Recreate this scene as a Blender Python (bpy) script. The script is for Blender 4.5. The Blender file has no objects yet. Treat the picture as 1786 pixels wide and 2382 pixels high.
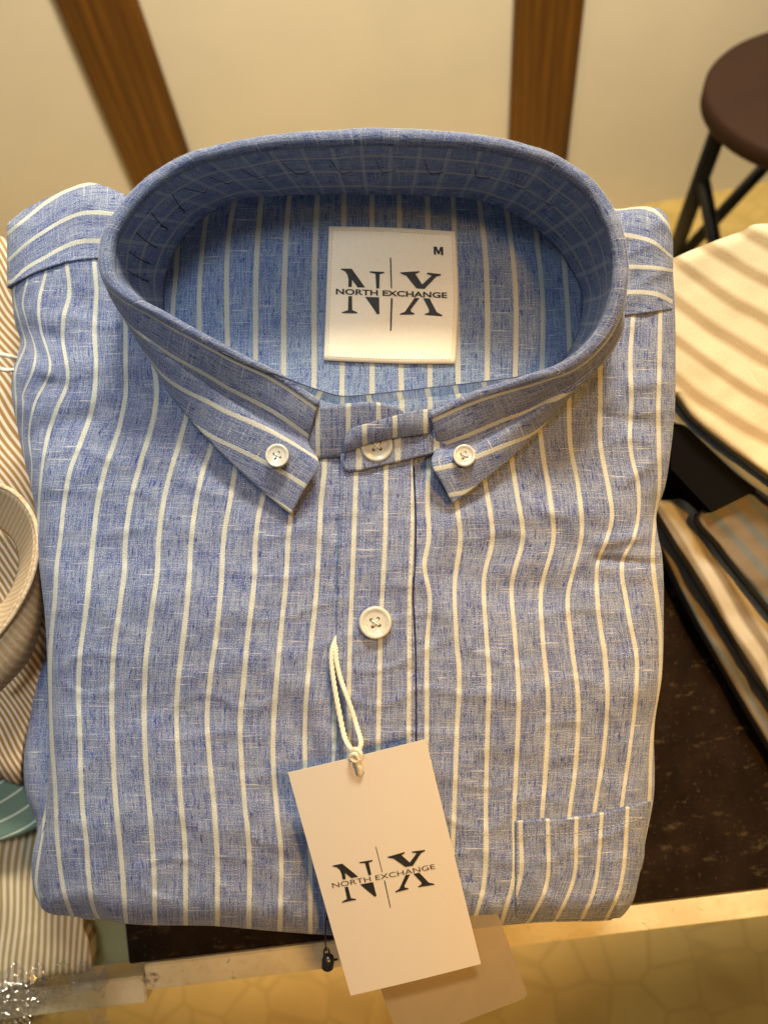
import bpy, bmesh, math, random
import numpy as np
from mathutils import Vector, Matrix, noise
from mathutils.geometry import tessellate_polygon

SC = bpy.context.scene
random.seed(7); rng = np.random.default_rng(7)

# ------------------------------------------------------------------ camera
W, H, F = 1786.0, 2382.0, 1789.0            # photograph's frame and focal length in its own pixels
down_c = Vector((212, -1139, -F)).normalized()   # where the room's verticals meet
zc = -down_c
yc = (Vector((0, 0, -1)) - zc * Vector((0, 0, -1)).dot(zc)).normalized()
xc = yc.cross(zc)
RC = Matrix((xc, yc, zc))                   # camera -> world
CAM = Vector((0, 0, 1.30))
cam = bpy.data.cameras.new('camera'); camo = bpy.data.objects.new('camera', cam)
SC.collection.objects.link(camo); SC.camera = camo
camo.matrix_world = Matrix.Translation(CAM) @ RC.to_4x4()
cam.sensor_fit = 'HORIZONTAL'; cam.sensor_width = 36; cam.lens = 36 * F / W
cam.clip_start = 0.01; cam.clip_end = 50
cam.dof.use_dof = True; cam.dof.focus_distance = 0.318; cam.dof.aperture_fstop = 12.0

# ------------------------------------------------------------------ world and lamps
wd = bpy.data.worlds.new('World'); SC.world = wd; wd.use_nodes = True
wd.node_tree.nodes['Background'].inputs[0].default_value = (1.0, 0.92, 0.80, 1)
wd.node_tree.nodes['Background'].inputs[1].default_value = 0.14
SC.view_settings.view_transform = 'Standard'; SC.view_settings.look = 'None'
SC.view_settings.exposure = -0.45; SC.view_settings.gamma = 1.0

def lamp(name, loc, target, size, power, col, shape='DISK'):
    l = bpy.data.lights.new(name, 'AREA'); l.shape = shape; l.size = size; l.energy = power; l.color = col
    o = bpy.data.objects.new(name, l); SC.collection.objects.link(o)
    o.location = loc
    o.rotation_euler = (Vector(target) - Vector(loc)).to_track_quat('-Z', 'Y').to_euler()
    return o
def spot(name, loc, target, half, power, col, size=.06, blend=1.0):
    l = bpy.data.lights.new(name, 'SPOT'); l.spot_size = math.radians(2 * half); l.spot_blend = blend; l.shadow_soft_size = size
    l.energy = power; l.color = col
    o = bpy.data.objects.new(name, l); SC.collection.objects.link(o); o.location = loc
    o.rotation_euler = (Vector(target) - Vector(loc)).to_track_quat('-Z', 'Y').to_euler(); return o
spot('ceiling_spot', (-0.22, -0.12, 2.40), (-0.21, 0.27, 1.04), 12, 104.0, (0.92, 0.97, 1.0), .22)
spot('warm_spot', (0.66, -0.50, 2.20), (0.17, 0.04, 0.92), 13.5, 185.0, (1.0, 0.50, 0.09), .08)
lamp('shop_lamp', (-0.3, 0.7, 2.6), (0, 0.4, 0.9), 0.6, 6.5, (1.0, 0.93, 0.82))
lamp('wall_fill', (0.35, 0.75, 2.3), (0.1, 1.7, 0.5), 0.4, 84.0, (1.0, 0.88, 0.66))  # unseen lamp added to brighten the wall

# ------------------------------------------------------------------ pixel rays and the sloping shelf's frame
SL = math.radians(30); D0 = 0.33
N = Vector((0, -math.sin(SL), math.cos(SL)))
P0 = CAM + (RC @ Vector((0, 0, -1))) * D0
def ray(x, y): return (RC @ Vector((x - W / 2, H / 2 - y, -F))).normalized()
def A(x, y, w=0.0):
    """point on the plane w millimetres above the shirt front's plane"""
    d = ray(x, y)
    return CAM + d * (((P0 + N * (w * .001) - CAM).dot(N)) / d.dot(N))
def onplane(x, y, p, n):
    d = ray(x, y); return CAM + d * ((p - CAM).dot(n) / d.dot(n))

# ------------------------------------------------------------------ object helpers
def link(o): SC.collection.objects.link(o); return o
def tag(o, label, cat, group=None, kind=None):
    if label: o['label'] = label
    if cat: o['category'] = cat
    if group: o['group'] = group
    if kind: o['kind'] = kind
    return o
def thing(name, loc, label, cat, group=None):
    o = bpy.data.objects.new(name, None); link(o); o.location = loc; o.empty_display_size = .01
    bpy.context.view_layer.update()
    return tag(o, label, cat, group)
def mesh(name, verts, faces, mat, parent=None, uvs=None, smooth=True, origin=None, label=None):
    me = bpy.data.meshes.new(name)
    verts = [Vector(v) for v in verts]
    if origin is None:
        origin = parent_origin(parent) if parent else sum(verts, Vector()) / len(verts)
    origin = Vector(origin)
    me.from_pydata([v - origin for v in verts], [], faces)
    if uvs is not None:
        ul = me.uv_layers.new(name='UVMap')
        for lp in me.loops: ul.data[lp.index].uv = uvs[lp.vertex_index]
    me.materials.append(mat)
    me.validate()
    bm = bmesh.new(); bm.from_mesh(me); bmesh.ops.recalc_face_normals(bm, faces=bm.faces) if False else None
    bm.free()
    if smooth:
        me.polygons.foreach_set('use_smooth', [True] * len(me.polygons))
    o = bpy.data.objects.new(name, me); link(o)
    if parent:
        o.parent = parent; o.matrix_parent_inverse = Matrix.Identity(4)
        o.location = origin - parent_origin(parent)
    else: o.location = origin
    if label: o['label'] = label
    return o
def parent_origin(p):
    v = Vector()
    while p is not None: v = v + p.location; p = p.parent
    return v
def gridfaces(nu, nv, skip=None):
    f = []
    for j in range(nv - 1):
        for i in range(nu - 1):
            if skip and skip(i, j): continue
            a = j * nu + i; f.append((a, a + nu, a + nu + 1, a + 1))
    return f
def solid(o, t, off=-1):
    m = o.modifiers.new('thickness', 'SOLIDIFY'); m.thickness = t; m.offset = off; return o

def cr(pts, n, closed=False):
    """Catmull-Rom through points, n samples"""
    P = np.array(pts, float); m = len(P)
    out = []
    tt = np.linspace(0, m if closed else m - 1, n, endpoint=not closed)
    for t in tt:
        i = int(t); f = t - i
        if not closed and i >= m - 1: i = m - 2; f = 1.0
        g = (lambda k: P[k % m]) if closed else (lambda k: P[min(max(k, 0), m - 1)])
        a, b, c, d = g(i - 1), g(i), g(i + 1), g(i + 2)
        out.append(.5 * ((2 * b) + (-a + c) * f + (2 * a - 5 * b + 4 * c - d) * f * f + (-a + 3 * b - 3 * c + d) * f ** 3))
    return np.array(out)
class Curve:                                   # x as a smooth function of y
    def __init__(s, pts):
        pts = sorted(pts, key=lambda p: p[1]); s.y = np.array([p[1] for p in pts], float); s.x = np.array([p[0] for p in pts], float)
        n = len(pts); d = np.diff(s.x) / np.diff(s.y); m = np.zeros(n); m[1:-1] = (d[:-1] + d[1:]) / 2
        m[0], m[-1] = d[0], d[-1]; s.m = m
    def __call__(s, y):
        if y <= s.y[0]: return s.x[0] + 0.15 * s.m[0] * (y - s.y[0])
        if y >= s.y[-1]: return s.x[-1] + s.m[-1] * min(y - s.y[-1], 40)
        i = int(np.searchsorted(s.y, y)) - 1; i = max(0, min(i, len(s.y) - 2))
        h = s.y[i + 1] - s.y[i]; t = (y - s.y[i]) / h
        return ((2 * t ** 3 - 3 * t * t + 1) * s.x[i] + (t ** 3 - 2 * t * t + t) * h * s.m[i]
                + (-2 * t ** 3 + 3 * t * t) * s.x[i + 1] + (t ** 3 - t * t) * h * s.m[i + 1])
class Stripes:
    """the cloth's stripes as running lines; U(x,y) counts them"""
    def __init__(s, lines, k0=0, pitch=72):
        s.c = [Curve(l) for l in lines]; s.k0 = k0; s.pitch = pitch; s.cache = {}
    def row(s, y):
        r = s.cache.get(y)
        if r is None:
            xs = [c(y) for c in s.c]
            for i in range(1, len(xs)): xs[i] = max(xs[i], xs[i - 1] + 14)
            r = s.cache[y] = xs
        return r
    def __call__(s, x, y):
        xs = s.row(y)
        if x <= xs[0]: return s.k0 + (x - xs[0]) / s.pitch
        if x >= xs[-1]: return s.k0 + len(xs) - 1 + (x - xs[-1]) / s.pitch
        i = int(np.searchsorted(xs, x)) - 1
        return s.k0 + i + (x - xs[i]) / (xs[i + 1] - xs[i])

# ------------------------------------------------------------------ materials
class NT:
    def __init__(s, name):
        s.m = bpy.data.materials.new(name); s.m.use_nodes = True; s.t = s.m.node_tree; s.b = s.t.nodes['Principled BSDF']
    def n(s, typ, **kw):
        nd = s.t.nodes.new(typ)
        for k, v in kw.items():
            if k.startswith('i_'):
                key = k[2:]; nd.inputs[int(key) if key.isdigit() else key.replace('_', ' ')].default_value = v
            else: setattr(nd, k, v)
        return nd
    def l(s, a, b): s.t.links.new(a, b)
    def math(s, op, a, b=None, c=None):
        nd = s.n('ShaderNodeMath', operation=op)
        for i, v in enumerate((a, b, c)):
            if v is None: continue
            if isinstance(v, (int, float)): nd.inputs[i].default_value = v
            else: s.l(v, nd.inputs[i])
        return nd.outputs[0]
    def mix(s, f, a, b, blend='MIX'):
        nd = s.n('ShaderNodeMix', data_type='RGBA', blend_type=blend)
        for k, v in ((0, f), (6, a), (7, b)):
            if isinstance(v, (int, float)): nd.inputs[k].default_value = v
            elif isinstance(v, tuple): nd.inputs[k].default_value = (*v[:3], 1)
            else: s.l(v, nd.inputs[k])
        return nd.outputs[2]
    def noise(s, vec, scale, detail=2, rough=.5, sx=1, sy=1, sz=1, off=(0, 0, 0)):
        mp = s.n('ShaderNodeMapping'); mp.inputs['Scale'].default_value = (sx, sy, sz); mp.inputs['Location'].default_value = off
        s.l(vec, mp.inputs[0])
        nd = s.n('ShaderNodeTexNoise'); nd.inputs['Scale'].default_value = scale; nd.inputs['Detail'].default_value = detail
        nd.inputs['Roughness'].default_value = rough; s.l(mp.outputs[0], nd.inputs['Vector']); return nd.outputs[0]
    def ramp(s, f, lo, hi):
        nd = s.n('ShaderNodeMapRange'); nd.inputs[1].default_value = lo; nd.inputs[2].default_value = hi
        s.l(f, nd.inputs[0]); return nd.outputs[0]
    def bump(s, h, strength, dist):
        nd = s.n('ShaderNodeBump'); nd.inputs['Strength'].default_value = strength; nd.inputs['Distance'].default_value = dist
        s.l(h, nd.inputs['Height']); s.l(nd.outputs[0], s.b.inputs['Normal']); return nd

def linen(name, cross=0.0, seed=0.0, mute=0.0, hw=.064, gain=(1, 1, 1)):
    """blue slubbed linen with cream stripes; u counts the stripes, v runs along them in the same unit"""
    M = NT(name); uv = M.n('ShaderNodeUVMap').outputs[0]
    sep = M.n('ShaderNodeSeparateXYZ'); M.l(uv, sep.inputs[0]); u, v = sep.outputs[0], sep.outputs[1]
    o = (seed, seed * 1.7, 0)
    cloud = M.noise(uv, 1.3, 3, .6, off=o)
    warp = M.noise(uv, 1, 3, .65, 24, 1.1, off=o)
    warp2 = M.noise(uv, 1, 2, .6, 9, .45, off=(seed + 3, 5, 0))
    weft = M.noise(uv, 1, 3, .65, 1.0, 26, off=o)
    grain = M.noise(uv, 1, 1, .5, 30, 30, off=o)
    slub = M.noise(uv, 1, 2, .55, 16, 2.6, off=(seed + 9, 2, 0))
    wslub = M.noise(uv, 1, 2, .5, .9, 24, off=(seed + 4, 7, 0))
    base = M.mix(M.ramp(warp, .38, .62), (.032, .054, .175), (.166, .208, .302))
    base = M.mix(M.math('MULTIPLY', M.ramp(cloud, .42, .66), .42), base, (.215, .248, .292))
    base = M.mix(M.math('MULTIPLY', M.ramp(warp2, .52, .68), .70), base, (.038, .060, .205))
    base = M.mix(M.math('MULTIPLY', M.ramp(weft, .52, .74), .60), base, (.36, .37, .41))
    base = M.mix(M.math('MULTIPLY', M.ramp(grain, .52, .72), .60), base, (.024, .042, .18))
    base = M.mix(M.math('MULTIPLY', M.ramp(grain, .48, .26), .60), base, (.50, .51, .54))
    base = M.mix(M.math('MULTIPLY', M.ramp(slub, .60, .68), .85), base, (.010, .020, .16))
    base = M.mix(M.math('MULTIPLY', M.ramp(wslub, .64, .72), .65), base, (.55, .54, .50))
    base = M.mix(M.math('MULTIPLY', M.ramp(M.noise(uv, 1, 2, .6, 11, 7, off=(seed, 9, 0)), .58, .75), .22), base, (.34, .27, .23))
    if gain != (1, 1, 1): base = M.mix(1.0, base, gain, 'MULTIPLY')
    # stripes
    wob = M.math('MULTIPLY', M.math('SUBTRACT', M.noise(uv, 1, 2, .6, 3, 14, off=(2, seed, 0)), .5), .045)
    def stripe(c, wob, hw, soft=.022):
        fr = M.math('ABSOLUTE', M.math('SUBTRACT', M.math('FRACT', M.math('ADD', M.math('ADD', c, wob), .5)), .5))
        return M.ramp(fr, hw + soft, hw)
    st = stripe(u, wob, hw)
    cream = M.mix(M.ramp(grain, .3, .7), (.57, .57, .46), (.32, .32, .27))
    cream = M.mix(M.math('MULTIPLY', M.ramp(warp, .40, .65), .45), cream, (.30, .33, .38))
    col = M.mix(M.math('MULTIPLY', st, .93 - mute), base, cream)
    if cross:
        s2 = stripe(M.math('MULTIPLY', v, 1.0), wob, .06)
        col = M.mix(M.math('MULTIPLY', s2, cross), col, (.52, .53, .54))
    M.l(col, M.b.inputs['Base Color'])
    M.b.inputs['Roughness'].default_value = .92; M.b.inputs['Specular IOR Level'].default_value = .18
    M.b.inputs['Sheen Weight'].default_value = .12; M.b.inputs['Sheen Roughness'].default_value = .6
    h = M.math('ADD', M.math('MULTIPLY', grain, .55), M.math('ADD', M.math('MULTIPLY', weft, .55), M.math('MULTIPLY', warp, .4)))
    h = M.math('ADD', h, M.math('MULTIPLY', st, .25))
    M.bump(h, .55, .0006)
    return M.m

def cloth(name, ca, cb, pitch=1.0, duty=.5, soft=.08, grain=18, bumpd=.0005, extra=None):
    """plain woven cloth, second colour in stripes along u"""
    M = NT(name); uv = M.n('ShaderNodeUVMap').outputs[0]
    sep = M.n('ShaderNodeSeparateXYZ'); M.l(uv, sep.inputs[0]); u = sep.outputs[0]
    g = M.noise(uv, 1, 2, .6, grain, grain); cl = M.noise(uv, .8, 3, .6)
    fr = M.math('ABSOLUTE', M.math('SUBTRACT', M.math('FRACT', M.math('MULTIPLY', u, 1 / pitch)), .5))
    st = M.ramp(fr, duty / 2 + soft, duty / 2)
    a = M.mix(M.math('MULTIPLY', M.ramp(g, .3, .7), .35), ca, tuple(c * .6 for c in ca))
    b = M.mix(M.math('MULTIPLY', M.ramp(g, .3, .7), .30), cb, tuple(c * .6 for c in cb))
    col = M.mix(st, a, b)
    M.l(col, M.b.inputs['Base Color']); M.b.inputs['Roughness'].default_value = .9
    M.b.inputs['Specular IOR Level'].default_value = .2
    M.bump(M.math('ADD', g, cl), .5, bumpd)
    return M.m

def plain(name, col, rough=.5, metal=0, spec=.5, nz=None, bumpd=0, alpha=None):
    M = NT(name); M.b.inputs['Roughness'].default_value = rough; M.b.inputs['Metallic'].default_value = metal
    M.b.inputs['Specular IOR Level'].default_value = spec
    co = M.n('ShaderNodeTexCoord').outputs['Object']
    sc, amt, col2 = nz if nz else (60, .15, tuple(c * .8 for c in col))
    f = M.noise(co, sc, 4, .6)
    M.l(M.mix(M.math('MULTIPLY', M.ramp(f, .35, .7), amt), col, col2), M.b.inputs['Base Color'])
    if bumpd: M.bump(f, .5, bumpd)
    return M.m

BLUE = linen('blue_striped_linen')
BLUE_P = linen('placket_linen', seed=4.3)
BLUE_C = linen('collar_linen', seed=11.1)
BLUE_IN = linen('collar_lining_linen', cross=.34, seed=6.2, mute=.18, hw=.048, gain=(1.25, 1.36, 1.45))
BLUE_B = linen('back_linen', seed=15.4)
BLUE_K = linen('inner_back_linen', seed=18.4, hw=.078, gain=(1.04, 1.20, 1.25))  # lighter, bluer copy: cool light inside the neck put into the colour
BLUE_N = linen('plain_blue_linen', seed=21.4, mute=.93)
def button_mat():
    M = NT('pearl_button'); co = M.n('ShaderNodeTexCoord').outputs['Object']
    f = M.noise(co, 260, 3, .6, 1, .4)
    M.l(M.mix(M.ramp(f, .3, .7), (.50, .49, .43), (.40, .39, .34)), M.b.inputs['Base Color'])
    M.b.inputs['Roughness'].default_value = .22; M.b.inputs['Coat Weight'].default_value = .4
    M.b.inputs['Subsurface Weight'].default_value = .2; M.b.inputs['Subsurface Scale'].default_value = .002
    return M.m
BUTTON = button_mat()
THREAD = plain('white_thread', (.62, .60, .53), .8)
HOLE = plain('button_hole_shade', (.06, .055, .05), .9)
DARKTH = plain('dark_thread', (.015, .018, .05), .8)
LABELM = plain('cream_satin', (.87, .80, .64), .55, nz=(500, .35, (.76, .69, .54)), bumpd=.0001)
CARD = plain('ivory_card', (.50, .46, .40), .38, nz=(900, .12, (.45, .41, .36)))
INK = plain('black_ink', (.008, .008, .010), .6)
CORD = plain('cotton_cord', (.64, .59, .47), .9, nz=(1500, .5, (.48, .42, .31)), bumpd=.0002)
BLACKP = plain('black_plastic', (.008, .008, .009), .3)

# ------------------------------------------------------------------ room: floor, wall, boards
def uvplane(name, pts, mat, uvs, **kw): return mesh(name, pts, [tuple(range(len(pts)))], mat, uvs=uvs, smooth=False, **kw)
def floor_mat():
    M = NT('patterned_floor_tile'); co = M.n('ShaderNodeTexCoord').outputs['Object']
    v = M.n('ShaderNodeTexVoronoi', feature='DISTANCE_TO_EDGE'); v.inputs['Scale'].default_value = 15; v.inputs['Randomness'].default_value = .75
    mp = M.n('ShaderNodeMapping'); M.l(co, mp.inputs[0]); M.l(mp.outputs[0], v.inputs['Vector'])
    ed = M.ramp(v.outputs['Distance'], .06, .02)
    f = M.noise(co, 9, 4, .6)
    c = M.mix(M.ramp(f, .3, .7), (.66, .47, .15), (.56, .38, .11))
    c = M.mix(M.math('MULTIPLY', ed, .45), c, (.44, .29, .08))
    M.l(c, M.b.inputs['Base Color']); M.b.inputs['Roughness'].default_value = .6
    return M.m
fl = mesh('floor', [(-3, -2, 0), (3, -2, 0), (3, 3, 0), (-3, 3, 0)], [(0, 1, 2, 3)], floor_mat(), smooth=False, origin=(0, 0, 0))
tag(fl, None, None, kind='structure')
WY = 1.62
def wall_mat():
    M = NT('beige_plaster'); co = M.n('ShaderNodeTexCoord').outputs['Object']
    f = M.noise(co, 1.6, 4, .55); g = M.noise(co, 60, 3, .6)
    c = M.mix(M.ramp(f, .35, .65), (.76, .67, .51), (.64, .58, .45))
    M.l(c, M.b.inputs['Base Color']); M.b.inputs['Roughness'].default_value = .45
    M.bump(g, .2, .001); return M.m
wl = mesh('wall', [(-3, WY, 0), (3, WY, 0), (3, WY, 2.9), (-3, WY, 2.9), (-3, WY + .12, 0), (3, WY + .12, 0), (3, WY + .12, 2.9), (-3, WY + .12, 2.9)],
          [(0, 1, 2, 3), (5, 4, 7, 6), (4, 0, 3, 7), (1, 5, 6, 2), (3, 2, 6, 7)], wall_mat(), smooth=False, origin=(0, WY, 0))
tag(wl, 'plain beige plastered wall behind the shirts', 'wall', kind='structure')
def wood_mat(name, ca, cb):
    M = NT(name); co = M.n('ShaderNodeTexCoord').outputs['Object']
    f = M.noise(co, 1, 4, .6, 26, 10, 1.6); g = M.noise(co, 1, 5, .7, 120, 60, 4)
    wv = M.n('ShaderNodeTexWave', wave_type='BANDS', bands_direction='X'); wv.inputs['Scale'].default_value = 14
    wv.inputs['Distortion'].default_value = 9; wv.inputs['Detail'].default_value = 2; wv.inputs['Detail Scale'].default_value = .8
    mp = M.n('ShaderNodeMapping'); mp.inputs['Scale'].default_value = (1, 1, .12); M.l(co, mp.inputs[0]); M.l(mp.outputs[0], wv.inputs['Vector'])
    c = M.mix(M.ramp(f, .3, .7), ca, cb)
    c = M.mix(M.math('MULTIPLY', wv.outputs['Fac'], .55), c, tuple(x * .35 for x in ca))
    c = M.mix(M.math('MULTIPLY', M.ramp(g, .5, .75), .4), c, tuple(x * .4 for x in cb))
    M.l(c, M.b.inputs['Base Color']); M.b.inputs['Roughness'].default_value = .42
    M.bump(g, .3, .0008); return M.m
WOOD = wood_mat('brown_teak', (.22, .086, .008), (.040, .013, .002))
def box_mesh(name, x0, x1, y0, y1, z0, z1, mat, parent=None, bev=.004, origin=None, xf=None):
    bm = bmesh.new(); bmesh.ops.create_cube(bm, size=1)
    for v in bm.verts: v.co = Vector((x0 + (v.co.x + .5) * (x1 - x0), y0 + (v.co.y + .5) * (y1 - y0), z0 + (v.co.z + .5) * (z1 - z0)))
    if bev: bmesh.ops.bevel(bm, geom=bm.edges[:], offset=bev, segments=2, affect='EDGES')
    vs = [v.co.copy() for v in bm.verts]; fs = [tuple(v.index for v in f.verts) for f in bm.faces]; bm.free()
    if xf: vs = [xf(v) for v in vs]
    return mesh(name, vs, fs, mat, parent, smooth=False, origin=origin)
wp = lambda x, y: onplane(x, y, Vector((0, WY - .02, 0)), Vector((0, 1, 0)))
for (xa, xb, lab) in ((130, 320, 'brown wooden upright board on the wall, the one on the left behind the collar'),
                      (1199, 1361, 'brown wooden upright board on the wall, the one nearer the stool')):
    a, b = wp(xa, 0).x, wp(xb, 0).x
    o = box_mesh('wooden_post', a, b, WY - .022, WY - .001, .0, 2.4, WOOD, origin=((a + b) / 2, WY - .01, 0))
    tag(o, lab, 'post', 'wooden boards on the wall')

# ------------------------------------------------------------------ stool
def cyl(p, q, r0, r1, seg=20, caps=True):
    p, q = Vector(p), Vector(q); d = (q - p).normalized(); a = d.orthogonal().normalized(); b = d.cross(a)
    vs = []; fs = []
    for pp, r in ((p, r0), (q, r1)):
        for i in range(seg): t = 2 * math.pi * i / seg; vs.append(pp + (a * math.cos(t) + b * math.sin(t)) * r)
    for i in range(seg): j = (i + 1) % seg; fs.append((i, j, seg + j, seg + i))
    if caps: fs.append(tuple(range(seg))[::-1]); fs.append(tuple(range(seg, 2 * seg)))
    return vs, fs
def lathe(prof, o, ax, ref, seg=48):
    o = Vector(o); ax = Vector(ax).normalized(); a = (Vector(ref) - ax * Vector(ref).dot(ax)).normalized(); b = ax.cross(a)
    vs = []; fs = []
    for r, h in prof:
        for i in range(seg): t = 2 * math.pi * i / seg; vs.append(o + ax * h + (a * math.cos(t) + b * math.sin(t)) * max(r, 1e-6))
    for k in range(len(prof) - 1):
        for i in range(seg): j = (i + 1) % seg; fs.append((k * seg + i, k * seg + j, (k + 1) * seg + j, (k + 1) * seg + i))
    return vs, fs
SEATZ = .60
sc_ = onplane(1952, 203, Vector((0, 0, SEATZ)), Vector((0, 0, 1)))
st = thing('stool', (sc_.x, sc_.y, 0), 'round brown stool with black metal legs standing behind the cream striped shirt', 'stool')
SEATM = plain('dark_brown_seat', (.032, .013, .006), .75, spec=.2, nz=(8, .5, (.022, .009, .005)))
STEEL = plain('black_steel', (.006, .006, .006), .4)
SR = .193
pr = [(0, -.036), (SR - .01, -.036), (SR, -.030), (SR, -.006), (SR - .003, -.002), (SR - .008, 0), (0, 0)]
v, f = lathe(pr, (sc_.x, sc_.y, SEATZ), (0, 0, 1), (1, 0, 0), 72); mesh('seat', v, f, SEATM, st)
tp0 = onplane(1664, 268, Vector((0, 0, SEATZ - .04)), Vector((0, 0, 1))); ft0 = onplane(1560, 590, Vector((0, 0, .25)), Vector((0, 0, 1)))
cc = Vector((sc_.x, sc_.y, 0)); legs = []
for k in range(4):
    R_ = Matrix.Rotation(math.pi / 2 * k, 3, 'Z')
    tp = R_ @ ((cc + (tp0 - cc).normalized() * 0 + (Vector((tp0.x, tp0.y, 0)) - cc) * .92) - cc) + cc + Vector((0, 0, SEATZ - .03))
    q = ft0 + (ft0 - tp0) * (.25 / (SEATZ - .04 - .25)); q.z = 0
    bt = R_ @ (Vector((q.x, q.y, 0)) - cc) + cc
    v, f = cyl(tp, bt, .0145, .0145, 14); mesh('leg', v, f, STEEL, st); legs.append((tp, bt))
for k in range(4):
    lg = lambda i, z: legs[i % 4][0].lerp(legs[i % 4][1], (SEATZ - .03 - z) / (SEATZ - .03))
    v, f = cyl(lg(k, .20), lg(k + 1, .20), .011, .011, 10); mesh('stretcher', v, f, STEEL, st)
    v, f = cyl(lg(k, .44), lg(k + 1, .20), .012, .012, 10); mesh('brace', v, f, STEEL, st)

# ------------------------------------------------------------------ sloping shelf, glass, dark mat
SW = -120
ea = A(304, 2246, SW); eb = A(1786, 2068, SW)
EX = (eb - ea); EX = (EX - N * EX.dot(N)).normalized(); EY = N.cross(EX)       # along the front edge / up the slope
def S(a, b, c):                 # shelf coordinates: metres along the edge from ea, up the slope, above the shelf
    return ea + EX * a + EY * b + N * c
SB = (A(1500, 640, SW) - ea).dot(EY)
def sbox(name, a0, a1, b0, b1, c0, c1, mat, parent=None, bev=.0008, origin=None):
    return box_mesh(name, a0, a1, b0, b1, c0, c1, mat, parent, bev, origin, xf=lambda v: S(v.x, v.y, v.z))
table_o = Vector((S(.15, .2, 0).x, S(.15, .2, 0).y, 0))
table = thing('display_table', table_o, 'cream painted sloping display table with worn chipped front edge', 'table')
def paint_mat():
    M = NT('worn_cream_paint'); co = M.n('ShaderNodeTexCoord').outputs['Object']
    f = M.noise(co, 30, 5, .65); g = M.noise(co, 1, 5, .7, 240, 240, 240); h = M.noise(co, 55, 4, .7)
    c = M.mix(M.ramp(f, .35, .65), (.58, .52, .36), (.44, .38, .23))
    c = M.mix(M.math('MULTIPLY', M.ramp(h, .62, .68), .9), c, (.10, .07, .035))
    c = M.mix(M.math('MULTIPLY', M.ramp(g, .6, .7), .35), c, (.20, .15, .08))
    M.l(c, M.b.inputs['Base Color']); M.b.inputs['Roughness'].default_value = .5; M.bump(M.math('SUBTRACT', f, M.ramp(h, .6, .68)), .4, .001); return M.m
PAINT = paint_mat()
sbox('front_rail', .008, 1.0, -.0145, 0.0, -.03, .0015, PAINT, table)
sbox('front_rail', -.5, .0055, -.024, -.009, -.03, -.004, PAINT, table, )
sbox('table_top', -.5, 1.0, .0005, SB, -.03, -.004, PAINT, table)
GREEN = plain('greenish_glass', (.16, .19, .13), .12, nz=(14, .6, (.26, .27, .19)))
sbox('glass_panel', -.5, .9995, .001, SB - .001, -.0035, -.001, GREEN, table)
for a, b in ((-.45, .02), (.95, .02), (-.45, SB - .03), (.95, SB - .03)):
    p = S(a, b, -.03); v, f = cyl((p.x, p.y, 0), (p.x, p.y, p.z + .004), .022, .025, 16); mesh('leg', v, f, PAINT, table)
def mat_mat():
    M = NT('dark_brown_felt'); co = M.n('ShaderNodeTexCoord').outputs['Object']
    f = M.noise(co, 30, 5, .7); g = M.noise(co, 350, 3, .7); s = M.noise(co, 1, 4, .75, 70, 150, 90)
    c = M.mix(M.ramp(f, .35, .7), (.006, .004, .003), (.016, .010, .006))
    c = M.mix(M.math('MULTIPLY', M.ramp(s, .58, .80), .55), c, (.13, .10, .055))
    c = M.mix(M.math('MULTIPLY', M.ramp(g, .62, .75), .35), c, (.11, .09, .06))
    M.l(c, M.b.inputs['Base Color']); M.b.inputs['Roughness'].default_value = .95; M.b.inputs['Specular IOR Level'].default_value = .06; M.bump(g, .6, .0006); return M.m
m_ = sbox('dark_mat', .0, .99, .0015, SB - .01, -.0007, .0022, mat_mat(), None, .0006, origin=S(.4, .2, 0))
tag(m_, 'dark brown mat lying on the table under the blue shirt', 'mat')

# ------------------------------------------------------------------ soft folded goods under and beside the shirt
def pillow(name, pts, wtop, thick, mat, parent=None, ang=0, pitch=20.0, edge=6.0, rings=26, nb=140, rough=1.0, label=None, closed_smooth=True, tilt=None, uvw=0.0, seed=0):
    """a folded piece of cloth: outline in photograph pixels at its own height, rounded edges, real thickness"""
    B = cr(pts, nb, closed=True) if closed_smooth else np.array(pts, float)
    nb = len(B); c = B.mean(0); vs = []; uv = []; fs = []
    ca, sa = math.cos(math.radians(ang)), math.sin(math.radians(ang))
    def ww(x, y): return wtop + (tilt(x, y) if tilt else 0)
    cen = A(c[0], c[1], wtop)
    for k in range(rings + 1):
        r = (k / rings) ** .6
        for i in range(nb):
            x, y = c + (B[i] - c) * r
            dist = np.hypot(*(B[i] - c)) * (1 - r) * .19
            q = max(0, 1 - dist / edge); drop = edge * (1 - math.sqrt(max(0, 1 - q * q)))
            nz = noise.noise(Vector((x / 120 + seed, y / 120, 0))) * 1.6 * rough + noise.noise(Vector((x / 45, y / 45, 3 + seed))) * .5 * rough
            p = A(x, y, ww(x, y) - drop + nz)
            vs.append(p)
            wv = noise.noise(Vector((x / 160, y / 160, 8 + seed))) * uvw
            uv.append((((x * ca + y * sa) / pitch) + wv, (-x * sa + y * ca) / pitch))
    base = rings * nb
    for s_ in (.45, 1.0):
        for i in range(nb):
            p = vs[base + i] - N * (max(thick - edge, 1) * .001 * s_) ; 
            vs.append(p + (cen - p).normalized() * .001 * s_); uv.append((uv[base + i][0], uv[base + i][1] + s_ * thick / 3.7 / pitch * .2))
    for k in range(rings + 2):
        for i in range(nb):
            j = (i + 1) % nb; fs.append((k * nb + i, (k + 1) * nb + i, (k + 1) * nb + j, k * nb + j))
    fs.append(tuple((rings + 2) * nb + i for i in range(nb))[::-1])
    return mesh(name, vs, fs, mat, parent, uv, origin=None if parent else cen - N * thick * .001, label=label)

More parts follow.
